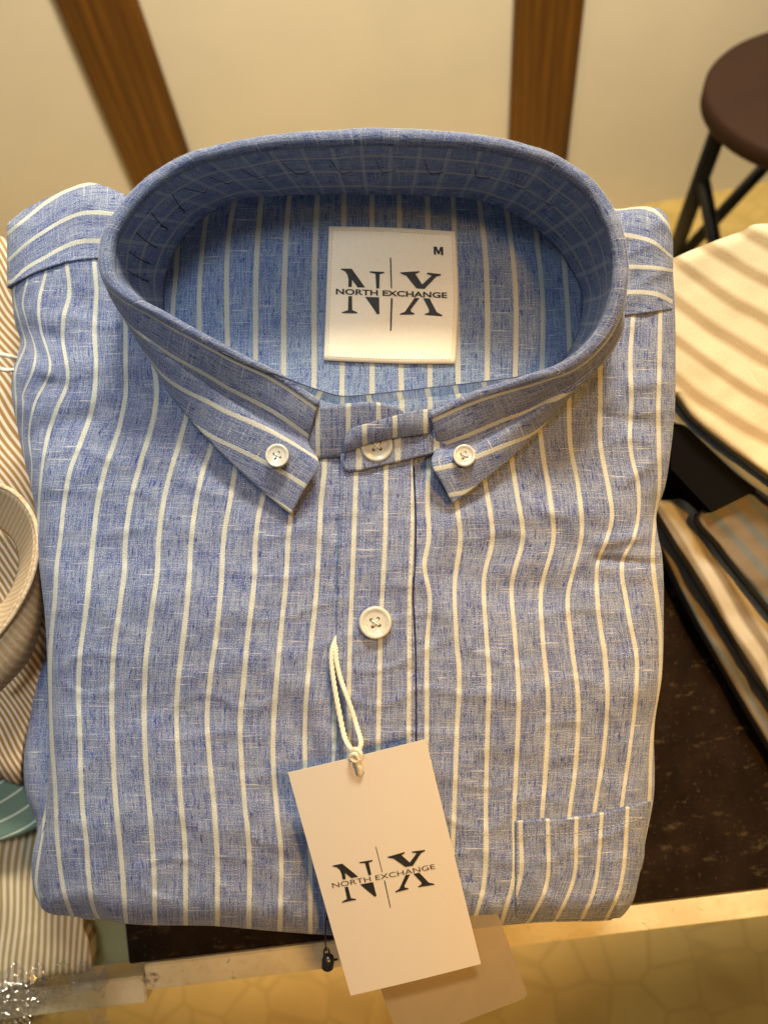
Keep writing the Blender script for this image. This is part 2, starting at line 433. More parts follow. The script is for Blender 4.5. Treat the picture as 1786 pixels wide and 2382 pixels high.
KHAKI = cloth('khaki_pinstripe', (.60, .54, .42), (.33, .25, .12), pitch=1, duty=.42, soft=.10)
TAN = cloth('tan_pinstripe', (.62, .54, .42), (.30, .17, .06), pitch=1, duty=.45, soft=.10)
GREENC = cloth('green_striped_cloth', (.14, .22, .18), (.50, .54, .46), pitch=1, duty=.09, soft=.03)
CREAMC = cloth('cream_brown_striped_cloth', (.54, .48, .34), (.32, .25, .15), pitch=1, duty=.18, soft=.18)
GREYC = cloth('grey_cloth', (.20, .23, .25), (.26, .28, .28), pitch=1, duty=.4, soft=.2)
MIXC = cloth('brown_blue_striped_cloth', (.17, .145, .11), (.38, .36, .31), pitch=1, duty=.36, soft=.2)
MIXD = cloth('taupe_cloth', (.14, .115, .085), (.10, .115, .125), pitch=1, duty=.25, soft=.1)

G1 = 'folded shirts piled left of the blue shirt'
t = thing('folded_shirt', A(40, 2130, SW), 'khaki pinstriped folded shirt at the lower left, lowest of the left pile', 'shirt', G1)
pillow('body', [(-260, 1890), (120, 1900), (400, 1880), (430, 2060), (211, 2120), (212, 2200), (207, 2258), (120, 2272), (40, 2300), (-60, 2318), (-260, 2330)], -104, 14, KHAKI, t, ang=4, pitch=15.5, edge=3, uvw=.9)
t = thing('folded_shirt', A(0, 1900, SW), 'green shirt with thin white stripes, peeking from the left pile', 'shirt', G1)
pillow('body', [(-260, 1790), (-60, 1800), (70, 1835), (106, 1872), (100, 1915), (60, 1940), (0, 1960), (-100, 1975), (-260, 1990)], -84, 16, GREENC, t, ang=55, pitch=36, edge=3, uvw=.6)
t = thing('folded_shirt', A(300, 1800, -90), 'plain blue linen folded shirt directly under the striped blue shirt', 'shirt')
pillow('body', [(62, 1300), (95, 1250), (300, 1240), (700, 1240), (1200, 1240), (1440, 1260), (1440, 1800), (1440, 2020), (700, 2020), (160, 2010), (80, 1900), (55, 1800), (66, 1600)], -50, 68, BLUE_N, t, ang=0, pitch=72, edge=8)
t = thing('folded_shirt', A(-60, 1200, SW), 'tan pinstriped folded shirt with raised collar at the left edge', 'shirt', G1)
pillow('body', [(-300, 560), (-60, 545), (20, 560), (70, 640), (105, 800), (110, 1000), (125, 1200), (130, 1400), (122, 1520), (90, 1640), (60, 1750), (52, 1800), (40, 1826), (-40, 1800), (-300, 1780)], -48, 70, TAN, t, ang=-33, pitch=13.5, edge=9, uvw=1.2, rings=40,
       tilt=lambda x, y: -10 * max(0, (y - 1500) / 300))
# raised collar of the tan shirt
COLM = cloth('tan_collar_cloth', (.60, .47, .31), (.50, .35, .19), pitch=1, duty=.4, soft=.2, grain=3)
def ring_loft(name, secs, mat, parent, nu=80, nv=10, thick=.0012, usc=1.0, vsc=1.0):
    n = len(secs[0]); cols = [cr(s, nu) for s in secs]
    C_ = np.array(cols)                                   # nsec x nu x 3 (x,y,w)
    vs = []; uv = []
    for i in range(nu):
        line = cr(C_[:, i, :], nv)
        for j in range(nv):
            vs.append(A(*line[j])); uv.append((i / nu * vsc + j / (nv - 1) * usc, j / (nv - 1) * 3))
    o = mesh(name, vs, [(a, a + 1, a + nv + 1, a + nv) for i in range(nu - 1) for a in range(i * nv, i * nv + nv - 1)], mat, parent, uv)
    return solid(o, thick, 0)
ring_loft('collar', [[(-260, 1190, -40), (-150, 1175, -40), (-60, 1195, -40), (0, 1225, -40), (40, 1270, -40), (44, 1330, -40), (10, 1400, -42), (-60, 1450, -42)],
                     [(-240, 1120, -14), (-120, 1110, -14), (0, 1135, -14), (55, 1175, -13), (82, 1240, -12), (72, 1330, -13), (30, 1420, -15), (-30, 1500, -18), (-100, 1560, -20)][:8],
                     ], COLM, t, thick=.0015, usc=3, vsc=40)
ring_loft('collar_leaf', [[(-240, 1118, -13), (-120, 1106, -13), (0, 1131, -13), (58, 1172, -12), (86, 1240, -11), (76, 1335, -12), (34, 1425, -14), (-28, 1505, -17)],
                          [(-240, 1130, -24), (-120, 1120, -24), (0, 1150, -24), (66, 1200, -24), (97, 1270, -24), (95, 1390, -24), (62, 1500, -26), (-10, 1590, -28)],
                          [(-240, 1150, -38), (-120, 1150, -38), (0, 1180, -38), (60, 1230, -38), (94, 1310, -38), (96, 1420, -38), (66, 1530, -38), (-6, 1612, -40)]],
          COLM, t, thick=.0015, usc=4, vsc=44)

# string loops of a tag at the far left
def tube_path(pts, r, seg=8, n=60, taper=None):
    P = [Vector(p) for p in cr(pts, n)]; vs = []; fs = []
    up = None
    for i, p in enumerate(P):
        d = (P[min(i + 1, n - 1)] - P[max(i - 1, 0)]).normalized()
        if up is None: up = d.orthogonal().normalized()
        up = (up - d * up.dot(d)).normalized(); s = d.cross(up)
        rr = r * (taper(i / (n - 1)) if taper else 1)
        for k in range(seg):
            a = 2 * math.pi * k / seg; vs.append(p + (up * math.cos(a) + s * math.sin(a)) * rr)
    for i in range(n - 1):
        for k in range(seg):
            j = (k + 1) % seg; fs.append((i * seg + k, i * seg + j, (i + 1) * seg + j, (i + 1) * seg + k))
    fs.append(tuple(range(seg))[::-1]); fs.append(tuple((n - 1) * seg + k for k in range(seg)))
    return vs, fs
def twist(pts, r, turns, n=160, ply=3):
    """a twisted cord: plies wound round a path"""
    P = [Vector(p) for p in cr(pts, n)]; V = []; Fc = []
    ups = []; up = None
    for i in range(n):
        d = (P[min(i + 1, n - 1)] - P[max(i - 1, 0)]).normalized()
        if up is None: up = d.orthogonal().normalized()
        up = (up - d * up.dot(d)).normalized(); ups.append((up.copy(), d.cross(up)))
    for q in range(ply):
        pts2 = []
        for i in range(n):
            a = 2 * math.pi * (turns * i / (n - 1) + q / ply); u_, s_ = ups[i]
            pts2.append(P[i] + (u_ * math.cos(a) + s_ * math.sin(a)) * r * .5)
        v, f = tube_path(pts2, r * .54, 7, n); b = len(V); V += v; Fc += [tuple(k + b for k in ff) for ff in f]
    return V, Fc
v, f = tube_path([A(-120, 1104, -12), A(0, 1129, -12), A(58, 1170, -11), A(87, 1240, -10), A(77, 1335, -11), A(34, 1426, -13), A(-28, 1506, -16)], .0011, 8, 80)
mesh('piping', v, f, plain('striped_piping', (.62, .50, .34), .85, nz=(700, .9, (.34, .20, .09))), t)
v, f = tube_path([A(-30, 822, -10), A(0, 824, -8), A(20, 828, -8), A(38, 834, -12)], .0010, 8, 30)
v2, f2 = tube_path([A(-30, 858, -10), A(0, 858, -8), A(14, 861, -8), A(38, 860, -12)], .0010, 8, 30)
o = mesh('string', v + v2, f + [tuple(k + len(v) for k in ff) for ff in f2], CORD)
tag(o, 'white string loop against the left edge of the blue shirt', 'string')

# right pile
G2 = 'folded shirts piled right of the blue shirt'
t = thing('folded_shirt', A(1700, 1400, SW), 'taupe and dark striped folded shirt, lowest of the right pile', 'shirt', G2)
pillow('body', [(1500, 1180), (1560, 1170), (1900, 1120), (2150, 1150), (2150, 2050), (1960, 2000), (1850, 1830), (1786, 1735), (1700, 1590), (1620, 1450), (1560, 1330)], -104, 14, MIXD, t, rough=2.6, ang=-34, pitch=40, edge=4, uvw=.3)
t = thing('folded_shirt', A(1700, 1300, SW + 14), 'brown shirt with pale bands fanned out below the black box', 'shirt', G2)
pillow('body', [(1520, 1170), (1580, 1160), (1900, 1120), (2150, 1150), (2150, 1990), (1930, 1830), (1800, 1640), (1700, 1480), (1610, 1330), (1560, 1250)], -92, 12, MIXC, t, rough=2.6, ang=-31, pitch=47, edge=4, uvw=.4)
t = thing('folded_shirt', A(1750, 1300, SW + 26), 'taupe shirt corner with a narrow pale stripe, right of the black box', 'shirt', G2)
pillow('body', [(1625, 1195), (1760, 1140), (1960, 1120), (2150, 1190), (2150, 1750), (1960, 1620), (1840, 1480), (1740, 1360), (1670, 1270)], -80, 12, MIXD, t, rough=2.6, ang=-40, pitch=44, edge=4, uvw=.4)
bx = [A(1560, 985, -74), A(1600, 960, -74), A(1790, 1125, -74), A(1656, 1192, -74), A(1560, 1090, -74)]
vs = bx + [p - N * .022 for p in bx]; nb_ = len(bx)
o = mesh('box', vs, [tuple(range(nb_))[::-1], tuple(range(nb_, 2 * nb_))] + [(i, (i + 1) % nb_, nb_ + (i + 1) % nb_, nb_ + i) for i in range(nb_)], plain('matt_black', (.003, .003, .003), .9, spec=.05), smooth=False)
tag(o, 'flat matt black box wedged under the grey folded shirt', 'box')
t = thing('folded_shirt', A(1700, 900, SW + 50), 'grey shirt showing only its edge under the cream striped shirt', 'shirt', G2)
pillow('body', [(1500, 640), (1700, 600), (2150, 640), (2150, 1420), (1900, 1245), (1786, 1160), (1700, 1095), (1600, 1000), (1540, 945)], -72, 10, GREYC, t, ang=-40, pitch=60, edge=3)
t = thing('folded_shirt', A(1700, 800, SW + 56), 'cream shirt with broad brown stripes on top of the right pile', 'shirt', G2)
creamU = Stripes([[(1000 + 50, 0), (1050, 1)]], 0)
def cream_shirt():
    pts = [(1500, 620), (1560, 602), (1615, 578), (1717, 540), (1800, 520), (2150, 560), (2150, 1330), (1900, 1190), (1786, 1112), (1740, 1078), (1685, 1038), (1612, 978), (1571, 925), (1530, 880)]
    o = pillow('body', pts, -62, 10, CREAMC, t, ang=-58, pitch=46, edge=5, uvw=0, rings=34)
    # the stripes run level at the far side and then down to the right
    me = o.data; ul = me.uv_layers[0]; uvc = {}
    B = cr(pts, 140, closed=True); c = B.mean(0); n = 0
    for k in range(35):
        r = (k / 34) ** .6
        for i in range(140):
            x, y = c + (B[i] - c) * r
            g = lambda x: 28 * (1 - math.exp(-max(x - 1540, 0) / 30.)) * 0 + .62 * (x - 1560) + 22 * math.sin((x - 1560) / 95.) * .6
            uvc[n] = ((y - g(x)) / 92 + .08 * noise.noise(Vector((x / 90, y / 90, 0))), x / 60); n += 1
    for lp in me.loops:
        if lp.vertex_index in uvc: ul.data[lp.index].uv = uvc[lp.vertex_index]
        else: ul.data[lp.index].uv = (.0, 0)
cream_shirt()

# ------------------------------------------------------------------ THE BLUE SHIRT
shirt = thing('folded_shirt', A(800, 1400, -50), 'blue linen shirt with cream stripes and raised button-down collar, folded in the centre', 'shirt')
LEFT = [[(-10, 600), (-5, 700), (20, 800), (0, 900), (5, 1000), (10, 1100), (-30, 1250), (-80, 1500), (-120, 2100)],
 [(38, 657), (35, 684), (54, 765), (62, 798), (38, 863), (41, 944), (40, 1000), (40, 1090), (0, 1250), (-40, 1500), (-60, 2100)],
 [(65, 651), (54, 711), (84, 820), (79, 858), (52, 928), (52, 999), (60, 1090), (30, 1250), (0, 1500), (-20, 2130)],
 [(108, 630), (90, 711), (95, 765), (117, 858), (81, 939), (68, 1010), (76, 1090), (60, 1250), (30, 1500), (20, 2100)],
 [(155, 613), (162, 684), (148, 738), (146, 793), (157, 890), (130, 955), (108, 1026), (95, 1118), (88, 1240), (78, 1330), (66, 1500), (62, 1700), (68, 1900), (80, 2110)],
 [(220, 613), (225, 684), (220, 765), (223, 847), (214, 955), (190, 1026), (163, 1096), (149, 1172), (141, 1250), (133, 1310), (129, 1390), (119, 1505), (118, 1621), (123, 1737), (130, 1824), (136, 1968), (153, 2084), (168, 2125)],
 [(288, 600), (293, 782), (293, 847), (293, 917), (277, 999), (244, 1096), (228, 1172), (218, 1250), (210, 1331), (198, 1440), (187, 1521), (183, 1603), (186, 1711), (188, 1792), (191, 1874), (201, 1955), (206, 2037), (220, 2118), (233, 2140)],
 [(356, 600), (358, 850), (365, 912), (355, 982), (331, 1064), (309, 1145), (293, 1250), (290, 1331), (279, 1413), (266, 1510), (261, 1603), (262, 1711), (267, 1820), (276, 1928), (285, 2020), (292, 2118)],
 [(430, 600), (434, 966), (418, 1026), (396, 1102), (380, 1172), (370, 1250), (366, 1331), (353, 1429), (341, 1521), (336, 1630), (337, 1711), (343, 1820), (350, 1901), (358, 2010), (361, 2140)],
 [(500, 600), (494, 1031), (472, 1096), (456, 1172), (446, 1250), (440, 1348), (429, 1467), (417, 1565), (411, 1657), (415, 1765), (422, 1874), (430, 1955), (432, 2140)],
 [(560, 600), (548, 1085), (534, 1172), (521, 1250), (515, 1358), (505, 1467), (488, 1586), (482, 1673), (488, 1765), (498, 1874), (505, 1982), (506, 2145)],
 [(620, 600), (613, 1150), (602, 1199), (595, 1250), (591, 1358), (578, 1467), (567, 1586), (559, 1673), (561, 1755), (570, 1874), (580, 1982), (579, 2150)],
 [(688, 600), (676, 1205), (671, 1250), (665, 1358), (654, 1467), (640, 1630), (635, 1738), (643, 1874), (654, 1982), (651, 2161)],
 [(760, 600), (754, 1091), (746, 1172), (743, 1250), (735, 1386), (724, 1494), (711, 1657), (710, 1782), (716, 1900), (722, 2010), (722, 2167)],
 [(840, 600), (835, 1091), (820, 1250), (800, 1450), (778, 1660), (777, 1770), (785, 2000), (790, 2170)],
 [(912, 600), (912, 1091), (908, 1250), (880, 1450), (860, 1770), (865, 2170)]]
RIGHT = [[(925, 600), (925, 1085), (925, 1700), (920, 2170)],
 [(1000, 600), (997, 1085), (994, 1172), (997, 1250), (986, 1315), (1000, 1391), (993, 1494), (992, 1711), (985, 2000), (978, 2170)],
 [(1065, 600), (1060, 1150), (1070, 1250), (1057, 1358), (1060, 1467), (1068, 1575), (1062, 1711), (1055, 1901), (1050, 2000), (1040, 2150)],
 [(1120, 600), (1125, 1100), (1138, 1183), (1145, 1250), (1125, 1348), (1130, 1467), (1137, 1575), (1133, 1711), (1130, 1847), (1124, 2064), (1100, 2150)],
 [(1180, 600), (1190, 1075), (1201, 1145), (1215, 1250), (1190, 1358), (1196, 1467), (1206, 1630), (1202, 1738), (1195, 1906), (1194, 2040), (1165, 2150)],
 [(1250, 600), (1256, 1000), (1263, 1064), (1277, 1145), (1287, 1250), (1258, 1375), (1260, 1467), (1274, 1630), (1268, 1792), (1260, 1901), (1258, 2050), (1225, 2150)],
 [(1322, 600), (1323, 900), (1326, 1037), (1344, 1129), (1351, 1250), (1320, 1391), (1328, 1494), (1344, 1630), (1337, 1792), (1323, 1901), (1318, 2040), (1285, 2150)],
 [(1400, 600), (1396, 825), (1395, 928), (1396, 1037), (1415, 1140), (1423, 1199), (1412, 1250), (1390, 1304), (1390, 1413), (1407, 1532), (1412, 1630), (1401, 1765), (1381, 1895), (1376, 2040), (1345, 2150)],
 [(1478, 600), (1472, 738), (1465, 836), (1468, 928), (1465, 1037), (1485, 1140), (1474, 1250), (1447, 1304), (1458, 1413), (1480, 1532), (1477, 1630), (1461, 1765), (1445, 1879), (1435, 2040), (1405, 2150)],
 [(1536, 600), (1534, 722), (1531, 874), (1529, 955), (1531, 1064), (1531, 1129), (1520, 1216), (1516, 1299), (1529, 1413), (1534, 1467), (1531, 1600), (1514, 1711), (1508, 1863), (1492, 2030), (1465, 2110)],
 [(1600, 600), (1595, 1060), (1580, 1250), (1585, 1450), (1575, 1711), (1560, 1863), (1540, 2110)]]
POCK = [[(1140, 1860), (1142, 2030), (1110, 2145)], [(1209, 1860), (1211, 1940), (1211, 2037), (1194, 2095), (1173, 2140)], [(1274, 1860), (1274, 1930), (1272, 2053), (1258, 2095), (1233, 2140)],
        [(1343, 1860), (1340, 1930), (1336, 2037), (1318, 2090), (1293, 2140)], [(1402, 1850), (1397, 1930), (1385, 2053), (1375, 2090), (1352, 2140)], [(1460, 1850), (1457, 1930), (1445, 2053), (1432, 2095), (1412, 2134)],
        [(1520, 1850), (1513, 1930), (1500, 2050), (1470, 2120)]]
SLf, SRt, SPk = Stripes(LEFT, -4), Stripes(RIGHT, 0), Stripes(POCK, 3)
EL = Curve([(24, 560), (19, 603), (27, 668), (38, 755), (49, 792), (30, 870), (30, 928), (40, 982), (54, 1053), (71, 1118), (84, 1190), (86, 1260), (98, 1358), (107, 1440), (113, 1575), (116, 1684), (116, 1800), (112, 1900), (100, 1960), (92, 2020), (94, 2080), (112, 2124), (125, 2150)])
ER = Curve([(1556, 560), (1566, 680), (1569, 792), (1567, 955), (1556, 1060), (1545, 1130), (1524, 1200), (1527, 1240), (1537, 1290), (1541, 1440), (1537, 1575), (1520, 1690), (1518, 1863), (1500, 1960), (1484, 2050), (1470, 2100), (1448, 2128), (1420, 2150)])
BOT = Curve([(y, x) for x, y in [(90, 2112), (150, 2128), (230, 2136), (300, 2148), (500, 2153), (640, 2165), (780, 2175), (900, 2180), (1000, 2172), (1168, 2152), (1266, 2144), (1400, 2141), (1450, 2136), (1500, 2130)]])
RIDGES = [  # x1,y1,x2,y2,half width px,height mm
 (20, 870, 190, 850, 26, 2.4), (30, 760, 150, 790, 24, -1.8), (60, 1010, 260, 960, 34, -2.2), (80, 1130, 330, 1040, 40, 2.0),
 (300, 900, 560, 1160, 26, -1.6), (200, 700, 300, 1000, 26, -1.6), (120, 1380, 560, 1420, 60, 1.6), (110, 1620, 700, 1690, 70, -1.8), (120, 1900, 680, 1930, 60, 1.6),
 (1395, 1262, 1545, 1240, 14, 1.8), (1390, 1302, 1530, 1312, 11, -2.0), (1250, 1350, 1540, 1370, 36, -1.5), (1060, 1210, 1420, 1180, 44, 2.2),
 (1040, 1340, 1260, 1390, 40, -1.6), (1150, 1620, 1520, 1590, 60, 2.0), (1180, 1800, 1500, 1780, 40, -1.2), (1540, 1000, 1400, 960, 22, -1.6), (1560, 880, 1470, 900, 20, 1.4),
 (975, 1330, 1010, 1400, 18, 1.0), (1540, 1060, 1450, 1120, 18, 1.6), (720, 1600, 770, 1780, 26, 2.2)]
def wrinkle(x, y):
    h = 0
    for x1, y1, x2, y2, hw, a in RIDGES:
        dx, dy = x2 - x1, y2 - y1; L2 = dx * dx + dy * dy
        t = ((x - x1) * dx + (y - y1) * dy) / L2; tc = min(1, max(0, t))
        d = math.hypot(x - x1 - dx * tc, y - y1 - dy * tc) / hw
        if d < 3: h += a * math.exp(-d * d)
    h += 1.9 * noise.noise(Vector((x / 210, y / 260, .5))) + .9 * noise.noise(Vector((x / 85, y / 110, 4))) + .42 * noise.noise(Vector((x / 30, y / 38, 9)))
    h += 1.3 * max(0, .25 - abs(noise.noise(Vector((x / 150 + y / 600, y / 95, 14))))) * 2.2
    for sx_ in (783, 965):
        dd = abs(x - sx_) / 22
        if dd < 3 and y > 1050: h += .5 * math.exp(-dd * dd) * noise.noise(Vector((sx_, y / 14, 3)))
    return h
def bodyw(x, y):
    """height of the shirt front above the reference plane, mm"""
    d = min(x - EL(y), ER(y) - x, BOT(x) - y) if y > 560 else min(x - EL(y), ER(y) - x)
    R_, Rm = 62, 15.0
    q = min(1, max(0, 1 - d / R_))
    edge = -Rm * (1 - math.sqrt(max(0, 1 - q * q)))
    slope = -13 * max(0, (y - 1500) / 650) ** 1.3
    top = 1.0
    return edge + slope + wrinkle(x, y) * (1 - q * .4) * top
NECK = [(300, 620), (340, 560), (400, 500), (480, 460), (893, 420), (1200, 450), (1330, 540), (1400, 640), (1400, 730), (1375, 800), (1290, 880), (1160, 960), (1010, 1010), (960, 1050), (760, 1040), (640, 970), (500, 880), (390, 800), (320, 720)]
def inside(px, py, poly):
    c = False; n = len(poly)
    for i in range(n):
        x1, y1 = poly[i]; x2, y2 = poly[(i + 1) % n]
        if (y1 > py) != (y2 > py) and px < (x2 - x1) * (py - y1) / (y2 - y1) + x1: c = not c
    return c
def panel(name, fl_, fr_, y0, y1, stripes, mat, lift=0.0, nu=120, nv=300, skirtL=False, skirtR=False, skirtB=False, hole=None, lbl=None, ea0=False, ea1=False, vt=0.0, thick=.0006, par=None):
    vs = []; uv = []; XY = []
    for j in range(nv):
        s = j / (nv - 1)
        s2 = 1 - (1 - s) ** 1.35 if skirtB else s
        yn = y0 + (y1 - y0) * s2
        xl, xr = fl_(yn), fr_(yn)
        for i in range(nu):
            t_ = i / (nu - 1)
            if skirtL: t_ = t_ ** 1.5
            if skirtR: t_ = 1 - (1 - t_) ** 1.5
            x = xl + (xr - xl) * t_
            y = yn + (s2 ** 5) * (BOT(x) - y1) if skirtB else yn
            XY.append((x, y)); vs.append(A(x, y, bodyw(x, y) + lift)); uv.append((stripes(x, y), -y / 72 + vt))
    skip = (lambda i, j: inside(*XY[j * nu + i], hole)) if hole else None
    fs = gridfaces(nu, nv, skip)
    cen = A(800, 1350, -30)
    def skirt(idx):
        b = list(idx); prev = b
        for k, (dw, inn) in enumerate(((4, 0), (12, .0006), (22, .0012), (30, .004), (34, .010))):
            cur = []
            for q in b:
                p = vs[q] - N * dw * .001; h = (cen - p); h = (h - N * h.dot(N)).normalized()
                cur.append(len(vs)); vs.append(p + h * inn); uv.append((uv[q][0] + dw / 13. * (1 if inn else 0) * 0 + (dw / 13.3 if not skirtonly_b else 0), uv[q][1] - (dw / 13.3 if skirtonly_b else 0)))
            for a_, b_, c_, d_ in zip(prev, cur, cur[1:], prev[1:]): fs.append((a_, b_, c_, d_))
            prev = cur
    skirtonly_b = False
    if skirtL: skirt([j * nu for j in range(nv)])
    if skirtR: skirt([j * nu + nu - 1 for j in range(nv)][::-1])
    skirtonly_b = True
    if skirtB: skirt([(nv - 1) * nu + i for i in range(nu)])
    o = mesh(name, vs, fs, mat, par or shirt, uv, label=lbl)
    return o
mid = lambda y: 800.0
solid(panel('front_panel', EL, lambda y: 860.0, 560, 2150, SLf, BLUE, 0, 170, 330, skirtL=True, skirtB=True, hole=NECK), .0008, 0)
solid(panel('front_panel', lambda y: 925.0, ER, 560, 2150, SRt, BLUE, -.2, 170, 330, skirtR=True, skirtB=True, hole=NECK, vt=31.3), .0008, 0)
PLK = Stripes([[(760, 1000), (752, 1400), (748, 1800), (752, 2170)], [(829, 1040), (828, 1100), (824, 1212), (817, 1400), (813, 1500), (811, 1800), (814, 2170)], [(899, 1040), (898, 1085), (896, 1250), (886, 1450), (882, 1600), (879, 1800), (882, 2170)], [(962, 1040), (961, 1103), (958, 1250), (952, 1400), (952, 1600), (950, 1720), (950, 2170)], [(1020, 1000), (1020, 2170)]], 0)
PL_, PR_ = Curve([(792, 1040), (792, 1100), (787, 1250), (784, 1400), (783, 1500), (784, 2170)]), Curve([(957, 1040), (959, 1080), (964, 1212), (963, 1300), (958, 1390), (961, 1440), (964, 1522), (965, 1705), (966, 2170)])
solid(panel('placket', PL_, PR_, 1030, 2168, PLK, BLUE_P, 2.7, 26, 260, vt=7.7), .0030, -1)

# lower edge of the folded sleeve bulging out at the bottom left
SLEEVE = Stripes([[(60, 1700), (62, 2100)], [(112, 1750), (105, 1850), (98, 1950), (86, 2010), (82, 2060), (92, 2110)], [(150, 1700), (150, 2100)]], 0)
def sleeve():
    pts = [(122, 1760), (113, 1830), (103, 1890), (87, 1939), (74, 2000), (77, 2064), (92, 2105), (115, 2126), (170, 2132), (230, 2132), (240, 2000), (230, 1850), (180, 1760)]
    o = pillow('sleeve', pts, -20, 24, BLUE_C, shirt, ang=0, pitch=72, edge=7)
    ul = o.data.uv_layers[0]; B = cr(pts, 140, closed=True); c = B.mean(0); uvc = {}; n = 0
    for k in range(27):
        r = (k / 26) ** .6
        for i in range(140): x, y = c + (B[i] - c) * r; uvc[n] = (SLEEVE(x, y), y / 72); n += 1
    for lp in o.data.loops: ul.data[lp.index].uv = uvc.get(lp.vertex_index, (.5, .3))
sleeve()
# the folded-under layers below the front, seen only at its flanks
pillow('back_layers', [(150, 620), (300, 520), (900, 480), (1500, 560), (1530, 700), (1520, 1100), (1480, 1300), (1490, 1800), (1440, 2080), (900, 2120), (200, 2090), (140, 1900), (130, 1200), (90, 900)], -24, 26, BLUE_B, shirt, pitch=72, edge=8)

# pocket
def pocket():
    topc = Curve([(y, x) for x, y in [(1187, 1912), (1260, 1909), (1330, 1905), (1400, 1893), (1460, 1880), (1519, 1862)]])   # y as function of x
    nu, nv = 90, 70; vs = []; uv = []
    botx = Curve([(y, x) for x, y in [(1187, 2149), (1266, 2143), (1400, 2141), (1448, 2128)]])
    for j in range(nv):
        s = j / (nv - 1)
        for i in range(nu):
            t_ = i / (nu - 1)
            xl = 1197 + 2 * s; 
            xr_top = 1519
            y_guess = 1862 + s * 270
            xr = ER(y_guess) - .5
            x = xl + (xr - xl) * (1 - (1 - t_) ** 1.4)
            y = topc(x) + (min(BOT(x), 2150) - 1 - topc(x)) * s
            vs.append(A(x, y, bodyw(x, y) + .7 + 1.4 * min(1, t_ * 9))); uv.append((SPk(x, y), -y / 72 + .4))
    o = mesh('pocket', vs, gridfaces(nu, nv), BLUE_C, shirt, uv); solid(o, .0016, -1)
pocket()

# shoulder yokes
SEAM = [(378, 760), (382, 655), (394, 605), (412, 570), (450, 522), (500, 488), (560, 468), (625, 460), (705, 457), (893, 457), (1000, 459), (1110, 468), (1190, 495), (1250, 532), (1300, 582), (1337, 640), (1356, 690), (1352, 745), (1338, 800), (1300, 900), (893, 1100), (450, 900)]
SEAMO = [tuple(np.array((893., 720.)) + (np.array(p) - np.array((893., 720.))) * 1.06) for p in SEAM]
SEAMY = [tuple(np.array((893., 700.)) + (np.array(p) - np.array((893., 700.))) * 1.10) for p in SEAM]
def outside(px, py): return not inside(px, py, SEAMO)
def yoke(name, top, bot, x0, x1, lines, k0, edge_left, lbl=None):
    T = Curve([(y, x) for x, y in top]); Bt = Curve([(y, x) for x, y in bot])
    ST = Stripes([[(yy, xx) for xx, yy in l] for l in lines], k0)
    nu, nv = 80, 70; vs = []; uv = []
    xe = x0 if edge_left else x1; XY = []
    for j in range(nv):
        s = (j / (nv - 1)) ** 1.3
        for i in range(nu):
            t_ = i / (nu - 1); t_ = t_ ** 1.4 if edge_left else 1 - (1 - t_) ** 1.4
            x = x0 + (x1 - x0) * t_; y = T(x) + (Bt(x) - T(x)) * s
            d = min(abs(x - xe), (y - T(x)) * 1.0)
            q = min(1, max(0, 1 - d / 60)); drop = 14 * (1 - math.sqrt(max(0, 1 - q * q)))
            w = -drop + .9 + wrinkle(x, y) * (1 - .5 * q) + 1.0 * noise.noise(Vector((x / 50, y / 40, 2)))
            vs.append(A(x, y, w)); uv.append((ST(y, x), x / 72)); XY.append((x, y))
    fs = gridfaces(nu, nv, lambda i, j: inside(*XY[j * nu + i], SEAMY)); cen = A(893, 800, -30)
    def sk(b):
        prev = b
        for dw, inn in ((5, .0), (14, .001), (26, .003), (34, .008)):
            cur = []
            for q in b:
                p = vs[q] - N * dw * .001; h = cen - p; h = (h - N * h.dot(N)).normalized()
                cur.append(len(vs)); vs.append(p + h * inn); uv.append((uv[q][0] - dw / 13.3, uv[q][1]))
            for a_, b_, c_, d_ in zip(prev, cur, cur[1:], prev[1:]): fs.append((a_, b_, c_, d_))
            prev = cur
    sk([i for i in range(nu)]); sk([j * nu + (0 if edge_left else nu - 1) for j in range(nv)])
    solid(mesh(name, vs, fs, BLUE_C, shirt, uv, label=lbl), .0010, 0)
yoke('shoulder_yoke', [(19, 520), (60, 488), (110, 462), (157, 441), (206, 426), (250, 436), (304, 458), (420, 440), (560, 430), (893, 428)],
     [(19, 668), (27, 664), (70, 640), (115, 622), (160, 609), (235, 600), (420, 590), (560, 470), (893, 440)], 19, 893,
     [[(19, 470), (60, 440), (110, 410), (206, 380), (300, 380), (893, 350)],
      [(19, 545), (60, 512), (110, 472), (157, 445), (206, 428), (260, 424), (893, 410)],
      [(22, 606), (60, 570), (110, 536), (157, 509), (190, 497), (230, 495), (275, 500), (893, 490)],
      [(30, 655), (60, 626), (110, 597), (150, 574), (185, 562), (240, 560), (893, 560)],
      [(30, 720), (110, 670), (200, 640), (893, 640)]], 0, True)
yoke('shoulder_yoke', [(893, 428), (1300, 440), (1400, 480), (1434, 487), (1480, 482), (1510, 482), (1540, 492), (1553, 515), (1559, 545)],
     [(893, 440), (1250, 480), (1350, 600), (1400, 735), (1456, 734), (1510, 727), (1567, 719)], 893, 1564,
     [[(893, 400), (1434, 430), (1500, 430), (1560, 460)],
      [(893, 480), (1434, 487), (1500, 484), (1530, 498), (1553, 526)],
      [(893, 540), (1434, 545), (1480, 552), (1520, 566), (1560, 600)],
      [(893, 610), (1434, 622), (1500, 622), (1560, 627)],
      [(893, 680), (1434, 681), (1500, 680), (1530, 686), (1564, 704)],
      [(893, 750), (1434, 745), (1560, 770)]], 0, False)

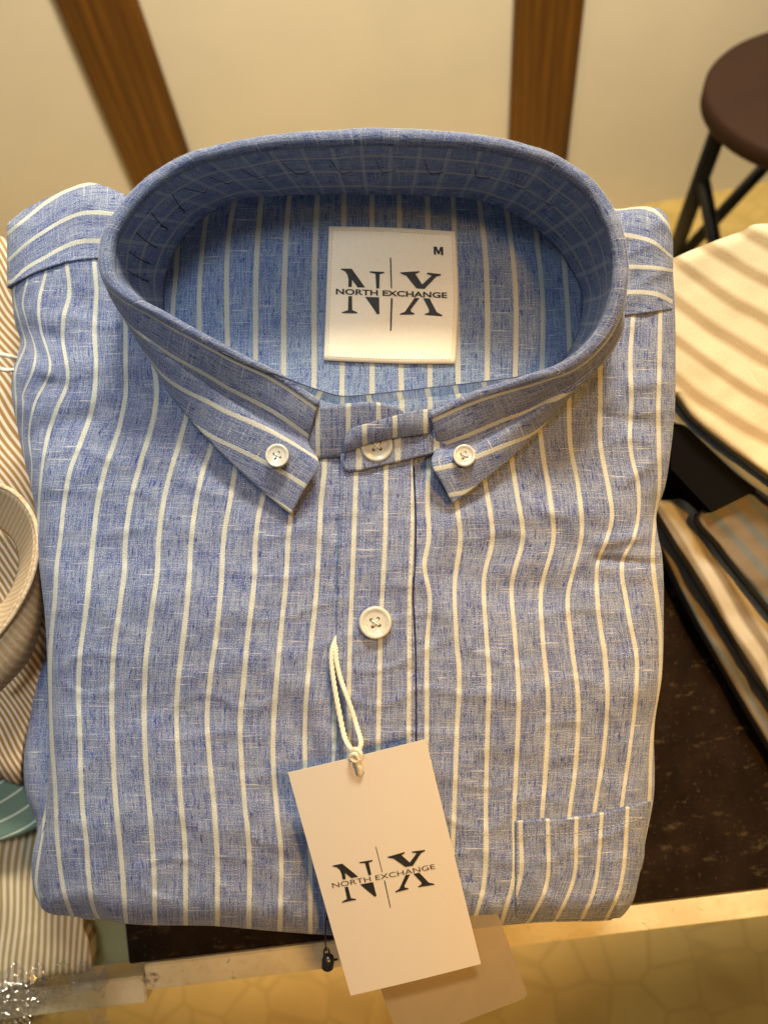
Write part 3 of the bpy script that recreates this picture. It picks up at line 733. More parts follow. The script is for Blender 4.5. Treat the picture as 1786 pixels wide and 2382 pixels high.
# inside of the back, seen through the neck
INN = [[(345, 450), (340, 1000)], [(415, 450), (410, 630), (403, 700), (398, 1000)], [(490, 450), (477, 527), (464, 662), (464, 800), (462, 1000)], [(552, 440), (542, 483), (529, 575), (529, 825), (527, 1000)],
 [(613, 440), (608, 467), (597, 603), (594, 858), (592, 1000)], [(677, 440), (673, 462), (662, 630), (659, 890), (657, 1000)], [(739, 440), (732, 603), (730, 917), (727, 1000)], [(800, 440), (797, 700), (795, 917), (793, 1000)],
 [(865, 440), (865, 700), (865, 917), (862, 1000)], [(928, 440), (932, 847), (935, 944), (935, 1000)], [(994, 440), (998, 700), (1000, 922), (1000, 1000)], [(1053, 440), (1065, 847), (1066, 1000)],
 [(1111, 440), (1130, 603), (1133, 906), (1133, 1000)], [(1172, 440), (1198, 657), (1198, 890), (1196, 1000)], [(1240, 480), (1263, 711), (1260, 868), (1258, 1000)], [(1305, 540), (1320, 717), (1325, 830), (1325, 1000)], [(1375, 540), (1385, 830), (1390, 1000)], [(1450, 540), (1455, 1000)]]
SI = Stripes(INN, 0, 64)
def innw(x, y): return -7 + 1.2 * noise.noise(Vector((x / 120, y / 160, 20))) + .4 * noise.noise(Vector((x / 40, y / 50, 21))) + 3.0 * math.exp(-((y - 440) / 50.) ** 2)
vs = []; uv = []; XYB = []
nu, nv = 150, 100
for j in range(nv):
    y = 425 + (1090 - 425) * j / (nv - 1)
    for i in range(nu):
        x = 300 + (1430 - 300) * i / (nu - 1); vs.append(A(x, y, innw(x, y))); uv.append((SI(x, y), -y / 64)); XYB.append((x, y))
solid(mesh('back_panel', vs, gridfaces(nu, nv, lambda i, j: outside(*XYB[j * nu + i]) and XYB[j * nu + i][1] < 930), BLUE_K, shirt, uv), .0006, -1)

# ------------------------------------------------------------------ collar
#          rim               inner seam        crease            below crease      lower edge
ST_ = [((738, 945, 12), (742, 1000, 1), (717, 1032, 5), (741, 1080, 9), (677, 1197, 4)),
 ((640, 880, 17), (655, 935, -1), (628, 988, 8), (640, 1010, 11), (585, 1120, 5)),
 ((540, 833, 23), (548, 865, -3), (520, 918, 12), (526, 934, 14), (490, 1028, 7)),
 ((432, 776, 30), (440, 800, -5), (420, 850, 19), (422, 862, 19), (404, 925, 9)),
 ((350, 732, 34), (385, 752, -6), (345, 785, 25), (346, 795, 24), (350, 836, 13)),
 ((283, 694, 37), (377, 702, -6), (283, 722, 30), (286, 730, 28), (295, 748, 18)),
 ((243, 655, 39), (381, 655, -6), None, None, (258, 680, 20)),
 ((233, 605, 40), (392, 610, -6), None, None, None), ((241, 548, 41), (412, 570, -6), None, None, None), ((275, 490, 42), (448, 525, -6), None, None, None),
 ((328, 430, 43), (500, 485, -6), None, None, None), ((390, 385, 43), (560, 465, -6), None, None, None), ((475, 350, 43), (625, 458, -6), None, None, None),
 ((600, 323, 43), (705, 455, -6), None, None, None), ((750, 308, 43), (800, 455, -6), None, None, None), ((893, 303, 43), (893, 455, -6), None, None, None),
 ((1050, 310, 43), (1000, 457, -6), None, None, None), ((1195, 333, 43), (1110, 466, -6), None, None, None), ((1308, 375, 42), (1190, 493, -6), None, None, None),
 ((1388, 435, 41), (1250, 530, -6), None, None, None), ((1435, 510, 40), (1300, 580, -6), None, None, None), ((1456, 590, 39), (1337, 637, -6), None, None, None),
 ((1458, 655, 38), (1356, 690, -6), None, None, None), ((1440, 735, 35), (1352, 745, -6), None, None, (1450, 745, 20)), ((1398, 805, 32), (1338, 795, -6), (1412, 815, 26), (1413, 820, 24), (1418, 822, 16)),
 ((1335, 858, 28), (1300, 850, -4), (1345, 880, 21), (1350, 890, 20), (1368, 872, 12)), ((1255, 886, 24), (1240, 895, -2), (1275, 925, 16), (1282, 937, 17), (1296, 953, 8)),
 ((1150, 915, 18), (1150, 955, 0), (1180, 985, 9), (1188, 998, 12), (1203, 1050, 6)), ((1070, 943, 14), (1080, 985, 0), (1085, 1038, 5), (1098, 1056, 9), (1120, 1120, 5)),
 ((1004, 972, 12), (1010, 1020, 1), (1016, 1038, 4), (1003, 1078, 9), (1052, 1172, 4))]
C0 = np.array([893., 1191.])
full = []
for s in ST_:
    rim, base, m1, m2, low = s; r2 = np.array(rim[:2])
    if low is None:
        q = C0 + (r2 - C0) * .925; low = (q[0], q[1], 6)
    if m1 is None:
        m1 = tuple(np.array(rim) * .62 + np.array(low) * .38 + np.array([0, 0, 1.0])); m2 = tuple(np.array(rim) * .5 + np.array(low) * .5 + np.array([0, 0, 1.0]))
    full.append((rim, base, m1, m2, low))
NU = 300
cv = [cr([f_[k] for f_ in full], NU) for k in range(5)]
arc = [0.0]
for i in range(1, NU): arc.append(arc[-1] + (A(*cv[0][i]) - A(*cv[0][i - 1])).length / .0125)
in_v = []; in_uv = []; out_v = []; out_uv = []
RR = .0026; NI = 24; NO = 40
for i in range(NU):
    Rm, Bs, M1, M2, Lw = [A(*cv[k][i]) for k in range(5)]
    f_ = i / (NU - 1); fr_ = min(f_, 1 - f_) * 29; RR = .0011 + .0016 * min(1, max(0, (fr_ - .5) / 3.5))
    inn = (Bs - Rm); inn = inn - N * inn.dot(N)
    # horizontal inward direction
    ctr = A(893, 700, 0) - Rm; ctr = ctr - N * ctr.dot(N); ctr.normalize()
    inn = ctr
    rim_w = .0009 * noise.noise(Vector((arc[i] * .9, 0, 0))) + .00025 * noise.noise(Vector((arc[i] * 3.1, 4, 0)))
    top = Rm + inn * RR + N * rim_w
    for j in range(NI):
        t_ = j / (NI - 1)
        e = top + inn * RR * .75 - N * RR * .5
        p = Bs.lerp(e, t_)
        bulge = math.sin(t_ * math.pi)
        p = p - inn * (.0020 * bulge) + inn * .0006 * noise.noise(Vector((arc[i] * .8, t_ * 2, 3)))
        in_v.append(p); in_uv.append((t_ * 3.6 + .32 + .10 * noise.noise(Vector((arc[i] * .7, t_ * 1.5, 7))), arc[i]))
    path = []
    for a_ in (-.15, .15, .45, .7, .9, 1.1):                       # over the fold
        an = a_ * math.pi
        if an < 0: an = 0
        path.append(top + inn * RR * math.cos(an) * 1.0 + N * RR * math.sin(an) * .9)
    path = [top + inn * RR * math.cos(a_) + N * RR * .9 * math.sin(a_) for a_ in np.linspace(-.4, math.pi * 1.0, 9)]
    ctrl = [path[-1], M1, M2, Lw]
    ln = [0]
    for q in range(3): ln.append(ln[-1] + (ctrl[q + 1] - ctrl[q]).length)
    seq = path[:-1] + [Vector(p) for p in cr([path[-1], path[-1].lerp(M1, .5) + N * .0008, M1, M2, M2.lerp(Lw, .5) + N * .0008, Lw], NO - 8)]
    tot = 0; prev = None
    tl = [0]
    for a_, b_ in zip(seq, seq[1:]): tl.append(tl[-1] + (b_ - a_).length)
    for p, l_ in zip(seq, tl):
        out_v.append(p); out_uv.append(((l_ - tl[6]) / .0128 + .86, arc[i]))
quad = lambda n, m: [(i * m + j, i * m + j + 1, (i + 1) * m + j + 1, (i + 1) * m + j) for i in range(n - 1) for j in range(m - 1)]
solid(mesh('collar_stand', in_v, quad(NU, NI), BLUE_IN, shirt, in_uv), .0010, 0)
solid(mesh('collar_leaf', out_v, quad(NU, NO), BLUE_C, shirt, out_uv), .0011, 0)

v, f = tube_path([in_v[i * NI + NI - 2] for i in range(4, NU - 4, 2)], .00022, 5, 420)  # dark tube draws the shade under the rolled rim, along its seam
mesh('seam_shade', v, f, plain('seam_shadow_thread', (.03, .035, .09), .9), shirt)
# loose fibres along the collar's fold
V, Fc = [], []
for k in range(6000):
    i = int(rng.integers(2, NU - 2)); j = int(rng.integers(0, 11)); p = out_v[i * NO + j]
    d = Vector(rng.normal(size=3)).normalized(); cdir = (p - A(893, 700, 0)).normalized(); d = (d + cdir * .9 + N * .7).normalized()
    L_ = rng.uniform(.0004, .0016); q = p + d * L_ * .5 + Vector(rng.normal(size=3)) * .00015; e = q + (d + Vector(rng.normal(size=3)) * .4) * L_ * .5
    sd = d.cross(Vector(rng.normal(size=3))).normalized() * .00003; b = len(V)
    V += [p - sd, p + sd, q + sd, q - sd, e]; Fc += [(b, b + 1, b + 2, b + 3), (b + 3, b + 2, b + 4)]
fz = mesh('loose_fibres', V, Fc, plain('pale_fibre', (.66, .67, .70), .9), shirt, smooth=False); fz['kind'] = 'stuff'

# front ends of the collar stand
def ribbon(name, top, bot, mat, stripes_at, thick=.0012, n=60, m=14, sag=0.0, uoff=0, pitch=70., par=None):
    T_, B_ = cr(top, n), cr(bot, n); vs = []; uv = []
    for i in range(n):
        for j in range(m):
            t_ = j / (m - 1); p = T_[i] * (1 - t_) + B_[i] * t_; p = p.copy(); p[2] += sag * math.sin(t_ * math.pi)
            vs.append(A(*p)); uv.append(((p[0] - stripes_at) / pitch + uoff, p[1] / 70))
    o = mesh(name, vs, quad(n, m), mat, par or shirt, uv); solid(o, thick, 0); return o
ribbon('stand_end', [(715, 945, 8), (770, 942, 12), (853, 935, 13), (890, 938, 13), (920, 946, 12), (938, 957, 11)],
       [(715, 1068, 1), (770, 1064, 2), (853, 1052, 3), (890, 1040, 4), (925, 1020, 5), (942, 985, 7)], BLUE_C, 810, sag=1.0)
ribbon('stand_end', [(812, 1018, 4), (845, 1012, 5), (915, 1002, 5), (1000, 985, 5), (1040, 975, 5)],
       [(797, 1080, 3.5), (812, 1097, 3.5), (870, 1087, 4), (960, 1066, 4), (1040, 1046, 4)], BLUE_P, 925, sag=.8, pitch=90)
tabL = ribbon('stand_end', [(806, 1012, 9), (822, 996, 11), (860, 983, 13), (933, 963, 13), (985, 953, 11), (1012, 950, 8)],
       [(800, 1050, 6), (818, 1046, 7), (850, 1033, 8), (915, 1018, 8.5), (985, 1009, 7), (1018, 1000, 3)], BLUE_P, 848, sag=1.2)

# rows of machine stitching
def stitch_row(name, pts, w_of, step=11, duty=.62, r_=.00013, lift=.15, mat=None):
    V, Fc = [], []
    P = np.array(pts, float); L_ = [0]
    for a_, b_ in zip(P, P[1:]): L_.append(L_[-1] + float(np.hypot(*(b_ - a_))))
    tot = L_[-1]; at = lambda d: np.array([np.interp(d, L_, P[:, 0]), np.interp(d, L_, P[:, 1])])
    d = 0
    while d + step * duty < tot:
        q = [at(d), at(d + step * duty / 2), at(d + step * duty)]
        v, f = tube_path([A(x, y, w_of(x, y) + lift + k) for (x, y), k in zip(q, (-.12, .08, -.12))], r_, 5, 5)
        b = len(V); V += v; Fc += [tuple(k + b for k in ff) for ff in f]; d += step
    return mesh(name, V, Fc, mat or STITCH, shirt)
STITCH = plain('pale_blue_thread', (.34, .37, .44), .8)
yy_ = np.arange(1110, 2120, 10)
stitch_row('stitching', [(PR_(y) - 9, y) for y in yy_], lambda x, y: bodyw(x, y) + 2.7)
stitch_row('stitching', [(PL_(y) + 10, y) for y in yy_], lambda x, y: bodyw(x, y) + 2.7)
stitch_row('stitching', [(1204, y) for y in range(1925, 2120, 10)], lambda x, y: bodyw(x, y) + 2.1)
stitch_row('stitching', [(x, np.interp(x, [1197, 1260, 1330, 1400, 1460, 1512], [1946, 1943, 1939, 1927, 1914, 1898])) for x in range(1204, 1505, 8)], lambda x, y: bodyw(x, y) + 2.1)

v, f = tube_path([A(PR_(y) + 3, y, bodyw(PR_(y) + 3, y) + .25) for y in range(1085, 2160, 9)], .00038, 6, 240)  # dark tube added as the shadow beside the placket's right edge
mesh('seam_shade', v, f, plain('dark_blue_edge_shade', (.018, .024, .07), .95, spec=.05), shirt)

# ------------------------------------------------------------------ buttons
def button(px, py, w, rpx, rot=0, tiltv=None, parent=None, squash=None):
    c = A(px, py, w); r = (A(px + rpx, py, w) - c).length
    ax = N.copy()
    if tiltv is not None: ax = (N + tiltv).normalized()
    ref = (A(px + 10, py - rot, w) - c).normalized()
    h = r * .30
    prof = [(0, 0), (r * .9, 0), (r * .98, h * .25), (r, h * .5), (r * .97, h * .85), (r * .90, h), (r * .80, h * .98), (r * .70, h * .72), (r * .60, h * .62), (0, h * .58)]
    v, f = lathe(prof, c, ax, ref, 56); b = mesh('button', v, f, BUTTON, shirt)
    a = (ref - ax * ref.dot(ax)).normalized(); s = ax.cross(a)
    for k in range(4):
        an = math.radians(45 + 90 * k); p = c + (a * math.cos(an) + s * math.sin(an)) * r * .30 + ax * (h * .60)
        v, f = lathe([(0, .00004), (r * .10, .00004), (r * .115, -.0001)], p, ax, a, 16); mesh('hole', v, f, HOLE, b)
    V, Fc = [], []
    for k in (0, 1):
        an = math.radians(45 + 90 * k); d = (a * math.cos(an) + s * math.sin(an)) * r * .27
        v, f = tube_path([c + d + ax * h * .5, c + d * .6 + ax * (h * .80 + .0001 * k), c + ax * (h * .9 + .0002 * k), c - d * .6 + ax * (h * .80 + .0001 * k), c - d + ax * h * .5], r * .045, 6, 16)
        n0 = len(V); V += v; Fc += [tuple(q + n0 for q in ff) for ff in f]
    mesh('thread', V, Fc, THREAD, b)
    return b
button(873, 1448, bodyw(873, 1448) + 3.6, 38.5, 2)
button(645, 1060, 12.5, 28, 3, tiltv=N * 0)
button(1079, 1060, 10.5, 26.5, 4)
button(876, 1036, 5.6, 38, 1, tiltv=-EY * .30)
button(986, 1776, bodyw(986, 1776) + .4, 19, 1)

# stitched white threads and dark basting stitches
def threads():
    V, Fc = [], []
    def add(p, r=.00016, n=8):
        v, f = tube_path(p, r, 5, n); b = len(V); V.extend(v); Fc.extend(tuple(k + b for k in ff) for ff in f)
    # pairs of slanted dark stitches on the collar lining
    def inner(i, t_):
        e = in_v[i * NI + int(t_ * (NI - 1))]; ctr = (A(893, 700, 0) - e); ctr = (ctr - N * ctr.dot(N)).normalized()
        return e + ctr * .0008
    for i in range(62, 104, 9):
        add([inner(i + 6, .74), inner(i + 3, .55), inner(i, .32)], .00016); add([inner(i + 1, .46), inner(i + 1, .38), inner(i, .32)], .00014)
    for i in range(108, 190, 9):
        add([inner(i, .70), inner(i + 1, .52), inner(i + 2, .45), inner(i + 4, .48)], .00011)
    mesh('basting_stitch', V, Fc, DARKTH, shirt)
threads()

# neck label
def quadmap(c, s, t_): # TL TR BR BL
    a = np.array(c[0]) * (1 - s) + np.array(c[1]) * s; b = np.array(c[3]) * (1 - s) + np.array(c[2]) * s
    return a * (1 - t_) + b * t_
LC = [(765, 526), (1058, 538), (1058, 845), (753, 837)]
def label_w(x, y): return -5.7 + 1.2 * noise.noise(Vector((x / 120, y / 160, 20))) + .35 * noise.noise(Vector((x / 75, y / 75, 31)))
nu = nv = 26; vs = []; uv = []
for j in range(nv):
    for i in range(nu):
        s, t_ = i / (nu - 1), j / (nv - 1); p = quadmap(LC, s, t_)
        x = p[0] + 7 * math.sin(t_ * math.pi) * s; y = p[1] - 3 * math.sin(s * math.pi) * (1 - t_) + 3 * math.sin(s * math.pi) * t_
        vs.append(A(x, y, label_w(x, y))); uv.append((s, t_))
lab = mesh('neck_label', vs, gridfaces(nu, nv), LABELM, shirt, uv, label='cream woven neck label with black lettering')
solid(lab, .0007, -1)
# stitches round the label
V, Fc = [], []
def dash(p, q, r=.00012):
    v, f = tube_path([p, p.lerp(q, .5) + N * .0001, q], r, 5, 5); b = len(V); V.extend(v); Fc.extend(tuple(k + b for k in ff) for ff in f)
for side in range(4):
    for k in range(34):
        a0, a1 = (k + .2) / 34, (k + .75) / 34
        m_in = .03
        def pos(a):
            a = m_in + a * (1 - 2 * m_in)
            s, t_ = [(a, m_in), (1 - m_in, a), (a, 1 - m_in), (m_in, a)][side]
            p = quadmap(LC, s, t_); x = p[0] + 7 * math.sin(t_ * math.pi) * s; y = p[1] - 3 * math.sin(s * math.pi) * (1 - t_) + 3 * math.sin(s * math.pi) * t_
            return A(x, y, label_w(x, y) + .12)
        dash(pos(a0), pos(a1))
mesh('stitching', V, Fc, plain('label_thread', (.60, .52, .36), .8), lab)

# lettering, drawn in one sheet's units (x right, y down)
GL = [[(283, 578), (300, 572), (405, 573), (550, 775), (470, 775), (410, 695), (405, 770), (368, 770), (370, 690), (360, 640), (335, 605)],
 [(595, 600), (755, 608), (752, 620), (705, 632), (700, 785), (668, 785), (660, 628), (600, 612)],
 [(370, 868), (408, 868), (412, 1018), (465, 1040), (462, 1052), (300, 1050), (300, 1040), (365, 1018)],
 [(548, 875), (700, 880), (702, 1060), (678, 1062)],
 [(925, 612), (1130, 600), (1132, 612), (1088, 630), (1160, 742), (1262, 648), (1210, 628), (1212, 615), (1362, 632), (1360, 645), (1310, 660), (1185, 790), (1100, 785), (990, 650), (930, 624)],
 [(1080, 885), (1132, 888), (1038, 1012), (1040, 1035), (1078, 1052), (1075, 1064), (922, 1068), (922, 1056), (975, 1035)],
 [(1170, 890), (1240, 893), (1318, 1040), (1378, 1072), (1375, 1084), (1192, 1068), (1190, 1056), (1230, 1045), (1238, 1020)],
 [(814, 455), (828, 455), (838, 785), (824, 785)], [(824, 890), (845, 890), (831, 1240), (815, 1240)]]
def text_polys(body, x0, y0, x1, y1, hgt, bold=0.0):
    """built-in font outlines as triangles, fitted from (x0,y0) to (x1,y1) along the baseline"""
    cu = bpy.data.curves.new('t', 'FONT'); cu.body = body; cu.size = 1; cu.offset = bold; cu.resolution_u = 4
    o = bpy.data.objects.new('t', cu); link(o); bpy.context.view_layer.update()
    me = o.to_mesh(); P = [v.co.copy() for v in me.vertices]; T = []
    me.calc_loop_triangles()
    for t in me.loop_triangles: T.append(tuple(t.vertices))
    o.to_mesh_clear(); bpy.data.objects.remove(o); bpy.data.curves.remove(cu)
    xa, xb = min(p.x for p in P), max(p.x for p in P); ya, yb = min(p.y for p in P), max(p.y for p in P)
    out = []
    for p in P:
        s = (p.x - xa) / (xb - xa); h = (p.y - ya) / (yb - ya) * hgt
        out.append((x0 + (x1 - x0) * s, y0 + (y1 - y0) * s - h))
    return out, T
def logo(name, fn, parent, mat, bold, withM=False, thin=1.0):
    V, Fc = [], []
    for g in GL:
        g2 = g
        if thin != 1.0 and len(g) == 4 and g[0][1] in (455, 890):
            cx = sum(p[0] for p in g) / 4; g2 = [(cx + (p[0] - cx) * .5, p[1]) for p in g]
        b = len(V); V += [fn(x, y) for x, y in g2]
        for t in tessellate_polygon([[Vector((x, y, 0)) for x, y in g2]]): Fc.append(tuple(k + b for k in t))
    P, T = text_polys('NORTH EXCHANGE', 235, 848, 1428, 890, 62, bold)
    b = len(V); V += [fn(x, y) for x, y in P]; Fc += [tuple(k + b for k in t) for t in T]
    if withM:
        g = [(1283, 335), (1316, 336), (1336, 384), (1355, 338), (1384, 340), (1388, 428), (1363, 427), (1361, 378), (1344, 418), (1328, 418), (1308, 374), (1311, 424), (1286, 422)]
        b = len(V); V += [fn(x, y) for x, y in g]
        for t in tessellate_polygon([[Vector((x, y, 0)) for x, y in g]]): Fc.append(tuple(k + b for k in t))
    return mesh(name, V, Fc, mat, parent, smooth=False)
def onlabel(x, y):
    X, Y = 730 + .217 * x, 500 + .217 * y; return A(X, Y, label_w(X, Y) + .30)
logo('lettering', onlabel, lab, INK, .028, True)

# ------------------------------------------------------------------ clear plastic collar band
def plastic_mat():
    M = NT('clear_plastic'); t = M.t; tr = t.nodes.new('ShaderNodeBsdfTransparent'); gl = t.nodes.new('ShaderNodeBsdfGlossy'); gl.inputs['Roughness'].default_value = .08
    tr.inputs[0].default_value = (.93, .95, .97, 1)
    mx = t.nodes.new('ShaderNodeMixShader'); fr = t.nodes.new('ShaderNodeFresnel'); fr.inputs[0].default_value = 1.3
    t.links.new(fr.outputs[0], mx.inputs[0]); t.links.new(tr.outputs[0], mx.inputs[1]); t.links.new(gl.outputs[0], mx.inputs[2])
    t.links.new(mx.outputs[0], t.nodes['Material Output'].inputs[0]); return M.m
CLEAR = plastic_mat()
band = [(500, 812, 27), (560, 838, 25), (620, 862, 22), (690, 889, 17), (750, 910, 14), (795, 921, 12), (850, 918, 12), (960, 906, 13), (1100, 890, 16), (1230, 872, 20), (1310, 850, 24), (1370, 812, 28), (1410, 765, 31), (1436, 700, 34), (1443, 640, 35), (1438, 570, 36), (1425, 520, 37)]
bandlo = [(x + (893 - x) * .012, y + (22 if x < 1330 else 6), w - (12 if x < 1330 else 14)) for x, y, w in band]
bd = thing('collar_support', A(900, 900, 0), 'clear plastic support band standing inside the blue collar', 'collar support')
T_, B_ = cr(band, 120), cr(bandlo, 120)
vs = [A(*p) for p in T_] + [A(*p) for p in B_]
mesh('strip', vs, [(i, i + 1, 121 + i, 120 + i) for i in range(119)], CLEAR, bd)
v, f = tube_path([A(*p) for p in band], .00022, 6, 160); mesh('edge', v, f, plain('strip_edge', (.035, .04, .07), .35), bd)

# ------------------------------------------------------------------ hang tag
tagT = thing('hang_tag', A(837, 1790, 12), 'ivory card hang tag with black lettering, hanging from the blue shirt', 'tag')
TC = [(670, 1798, 14), (990, 1720, 14), (1102, 2249, -9), (806, 2316, -9)]
tc3 = [A(*p) for p in TC]
TO = tc3[0]; TX = (tc3[1] - tc3[0]); TW = TX.length; TX.normalize(); TYv = (tc3[3] + tc3[2] - tc3[0] - tc3[1]) * .5; TYv = TYv - TX * TYv.dot(TX); TL_ = TYv.length; TYv.normalize(); TN = TYv.cross(TX); 
if TN.dot(N) < 0: TN = -TN
hs, ht = .52, .0
hp = onplane(837, 1797, TO, TN); hx, hy = (hp - TO).dot(TX), (hp - TO).dot(TYv)
def tagpt(a, b, c=0):      # a across, b down in metres
    bend = .0012 * math.sin(b / TL_ * math.pi) + .0006 * math.sin(a / TW * math.pi)
    return TO + TX * a + TYv * b + TN * (c - bend * -1 * .6)
def card():
    """card with a punched hole: rings round the hole blended out to the rectangle"""
    hr = .00165; nb = 96; rings = 22; vs = []
    bd_ = []
    for k in range(nb):
        an = 2 * math.pi * k / nb; dx, dy = math.cos(an), math.sin(an)
        ts = []
        if dx > 1e-9: ts.append((TW - hx) / dx)
        if dx < -1e-9: ts.append(-hx / dx)
        if dy > 1e-9: ts.append((TL_ - hy) / dy)
        if dy < -1e-9: ts.append(-hy / dy)
        t_ = min(ts); bd_.append([hx + dx * t_, hy + dy * t_])
    for cx, cy in ((0, 0), (TW, 0), (TW, TL_), (0, TL_)):            # snap nearest to the corners
        k = min(range(nb), key=lambda q: abs(math.atan2(bd_[q][1] - hy, bd_[q][0] - hx) - math.atan2(cy - hy, cx - hx))); bd_[k] = [cx, cy]
    for r in range(rings + 1):
        s = (r / rings) ** 1.5
        for k in range(nb):
            an = 2 * math.pi * k / nb; x0, y0 = hx + hr * math.cos(an), hy + hr * math.sin(an)
            vs.append(tagpt(x0 + (bd_[k][0] - x0) * s, y0 + (bd_[k][1] - y0) * s))
    fs = [(r * nb + k, r * nb + (k + 1) % nb, (r + 1) * nb + (k + 1) % nb, (r + 1) * nb + k) for r in range(rings) for k in range(nb)]
    o = mesh('card', vs, fs, CARD, tagT, smooth=False); solid(o, .0004, 0); return o
cardo = card()
def ontag(x, y):
    # lettering sheet -> photograph -> card plane
    ex = np.array([990 - 335, 868 - 1015]) / (1430 - 235.); ey = np.array([710 - 617, 1138 - 745]) / (1240 - 455.)
    p = np.array([617, 745]) + (x - 820) * ex + (y - 455) * ey
    X, Y = 650 + .3617 * p[0], 1700 + .3617 * p[1]
    q = onplane(X, Y, TO + TN * .0012, TN); a, b = (q - TO).dot(TX), (q - TO).dot(TYv)
    return tagpt(a, b, .00042)
logo('lettering', ontag, cardo, INK, -.004, thin=.5)
cw = lambda x, y, k: bodyw(x, y) + k
kn = A(826, 1757, 17)
sl = [A(795, 1476, cw(790, 1478, -.6)), A(781, 1488, cw(780, 1490, .5)), A(771, 1522, cw(771, 1522, 3)), A(775, 1580, cw(775, 1580, 4.5)), A(786, 1645, cw(786, 1645, 6)), A(800, 1710, cw(800, 1710, 9)), A(814, 1740, 14), A(824, 1752, 16), kn]
srr = [A(797, 1480, cw(790, 1478, -.4)), A(783, 1497, cw(785, 1495, 1.2)), A(782, 1535, cw(782, 1535, 4)), A(792, 1580, cw(792, 1580, 6)), A(808, 1625, cw(808, 1625, 8)), A(828, 1685, cw(828, 1685, 10)), A(839, 1722, 15), A(836, 1742, 16), kn]
V, Fc = twist(sl, .00115, 13); v, f = twist(srr, .00110, 13); b = len(V); V += v; Fc += [tuple(k + b for k in ff) for ff in f]
# knot and the short doubled end through the hole
kn2 = [A(817, 1750, 17), A(826, 1743, 19), A(838, 1752, 19), A(837, 1766, 18), A(824, 1770, 18), A(816, 1760, 17.5), A(826, 1754, 19.5), A(834, 1768, 18)]
v, f = twist(kn2, .00095, 9, 120); b = len(V); V += v; Fc += [tuple(k + b for k in ff) for ff in f]
v, f = twist([A(828, 1760, 17), A(832, 1775, 16.5), A(836, 1787, 15.5), tagpt(hx, hy, .0006), tagpt(hx, hy - .0004, -.002)], .0013, 5, 60); b = len(V); V += v; Fc += [tuple(k + b for k in ff) for ff in f]
v, f = twist([A(820, 1765, 15), A(815, 1785, 13), A(824, 1796, 11), tagpt(hx, hy - .0004, -.002)], .001, 4, 40); b = len(V); V += v; Fc += [tuple(k + b for k in ff) for ff in f]
mesh('cord', V, Fc, CORD, tagT)

# translucent card behind the tag
def frost():
    M = NT('frosted_plastic'); t = M.t; tr = t.nodes.new('ShaderNodeBsdfTransparent'); tr.inputs[0].default_value = (.80, .72, .58, 1)
    mx = t.nodes.new('ShaderNodeMixShader'); mx.inputs[0].default_value = .42
    M.b.inputs['Base Color'].default_value = (.30, .24, .15, 1); M.b.inputs['Roughness'].default_value = .35
    t.links.new(tr.outputs[0], mx.inputs[1]); t.links.new(M.b.outputs[0], mx.inputs[2]); t.links.new(mx.outputs[0], t.nodes['Material Output'].inputs[0]); return M.m
fc = [(1146, 2096), (1229, 2320), (934, 2434), (851, 2210)]
def rcorner(poly, r, n=6):
    out = []
    m = len(poly)
    for i in range(m):
        a, b, c = np.array(poly[i - 1], float), np.array(poly[i], float), np.array(poly[(i + 1) % m], float)
        u1 = (a - b) / np.linalg.norm(a - b); u2 = (c - b) / np.linalg.norm(c - b)
        for k in range(n + 1):
            t_ = k / n; p, q, s = b + u1 * r, b, b + u2 * r; out.append(tuple(p * (1 - t_) ** 2 + 2 * q * t_ * (1 - t_) + s * t_ * t_))
    return out
rc = rcorner(fc, 16); top_ = [A(x, y, -14) for x, y in rc]; bo_ = [p - N * .0004 for p in top_]; n_ = len(rc)
o = mesh('plastic_card', top_ + bo_, [tuple(range(n_))[::-1], tuple(range(n_, 2 * n_))] + [(i, (i + 1) % n_, n_ + (i + 1) % n_, n_ + i) for i in range(n_)], frost(), smooth=False)
tag(o, 'translucent brownish plastic card behind the ivory hang tag', 'card')

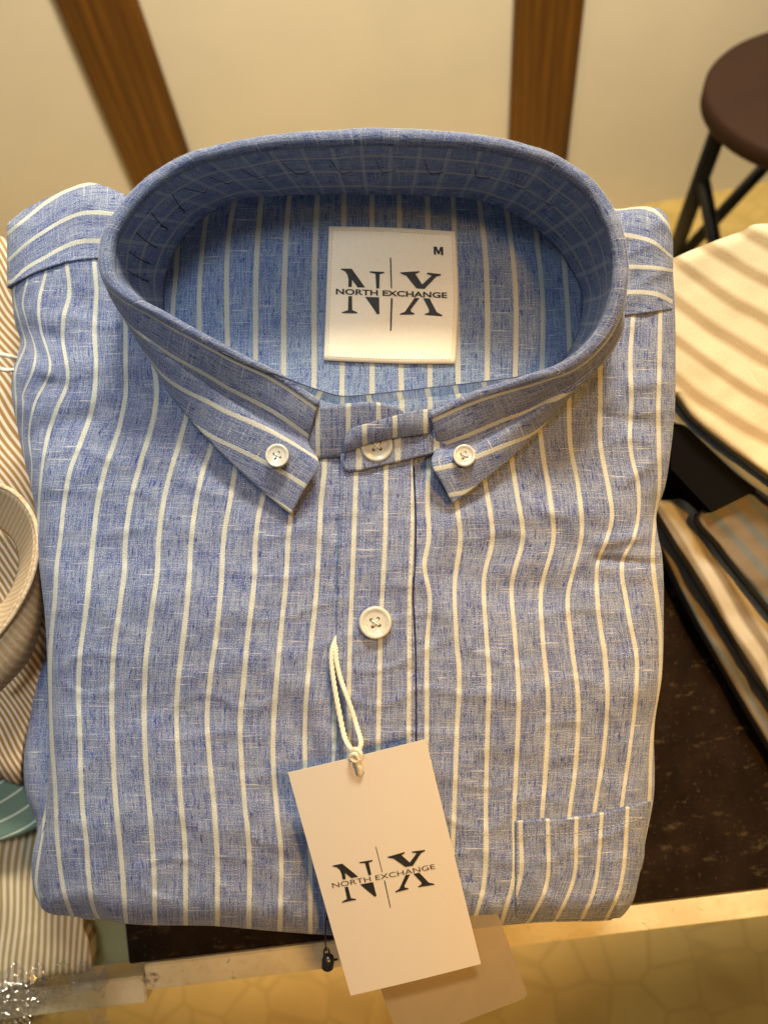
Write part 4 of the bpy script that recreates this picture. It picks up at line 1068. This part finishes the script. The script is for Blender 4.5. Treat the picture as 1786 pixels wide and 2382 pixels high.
# black security fastener hanging left of the tag
fs_ = thing('tag_fastener', A(762, 2240, -14), 'tiny black plastic fastener on a thin black cord left of the hang tag', 'fastener')
v, f = tube_path([A(764, 2110, -8), A(758, 2150, -10), A(757, 2190, -13), A(759, 2212, -14)], .00035, 8, 40)
v2, f2 = tube_path([A(759, 2205, -14), A(765, 2212, -14), A(763, 2224, -14), A(755, 2224, -14), A(754, 2212, -14), A(759, 2205, -14)], .0004, 8, 30)
mesh('cord', v + v2, f + [tuple(k + len(v) for k in ff) for ff in f2], BLACKP, fs_)
v, f = lathe([(0, 0), (.0018, .0002), (.0026, .0010), (.0027, .0045), (.0022, .0060), (.0012, .0068), (0, .0070)], A(761, 2258, -14), A(764, 2222, -14) - A(761, 2258, -14), N, 20)
v2, f2 = cyl(A(768, 2236, -14), A(786, 2232, -14), .0008, .0003, 10)
mesh('lock', v + v2, f + [tuple(k + len(v) for k in ff) for ff in f2], BLACKP, fs_)

# crumpled cellophane at the lower left
def cello():
    nu, nv = 90, 60; vs = []
    PLN1 = [(*rng.uniform(0, 1, 2), *rng.normal(0, 1.3, 2)) for _ in range(26)]; PLN2 = [(*rng.uniform(0, 1, 2), *rng.normal(0, 1.3, 2)) for _ in range(26)]
    for j in range(nv):
        for i in range(nu):
            x = -60 + 310 * i / (nu - 1) + 10 * noise.noise(Vector((i * .3, j * .3, 1))); y = 2250 + 175 * j / (nv - 1) + 14 * math.sin(i * .4) * (1 - j / nv) + 8 * noise.noise(Vector((i * .2, j * .4, 2)))
            X_, Y_ = (x + 60) / 310, (y - 2250) / 175
            r_ = max(a * (X_ - cx) * 1.8 + b * (Y_ - cy) for cx, cy, a, b in PLN1) - max(a * (X_ - cx) * 1.8 + b * (Y_ - cy) for cx, cy, a, b in PLN2)
            p = Vector((i * .085, j * .11, 5))
            vs.append(A(x, y, -100 + 16 * r_ + .5 * noise.noise(p * 6)))
    M = NT('cellophane'); t = M.t; tr = t.nodes.new('ShaderNodeBsdfTransparent'); gl = t.nodes.new('ShaderNodeBsdfGlossy'); gl.inputs['Roughness'].default_value = .09
    mx = t.nodes.new('ShaderNodeMixShader'); mx.inputs[0].default_value = .30
    t.links.new(tr.outputs[0], mx.inputs[1]); t.links.new(gl.outputs[0], mx.inputs[2]); t.links.new(mx.outputs[0], t.nodes['Material Output'].inputs[0])
    o = mesh('plastic_bag', vs, gridfaces(nu, nv), M.m)
    tag(o, 'crumpled clear cellophane bag glinting at the lower left corner', 'bag')
cello()
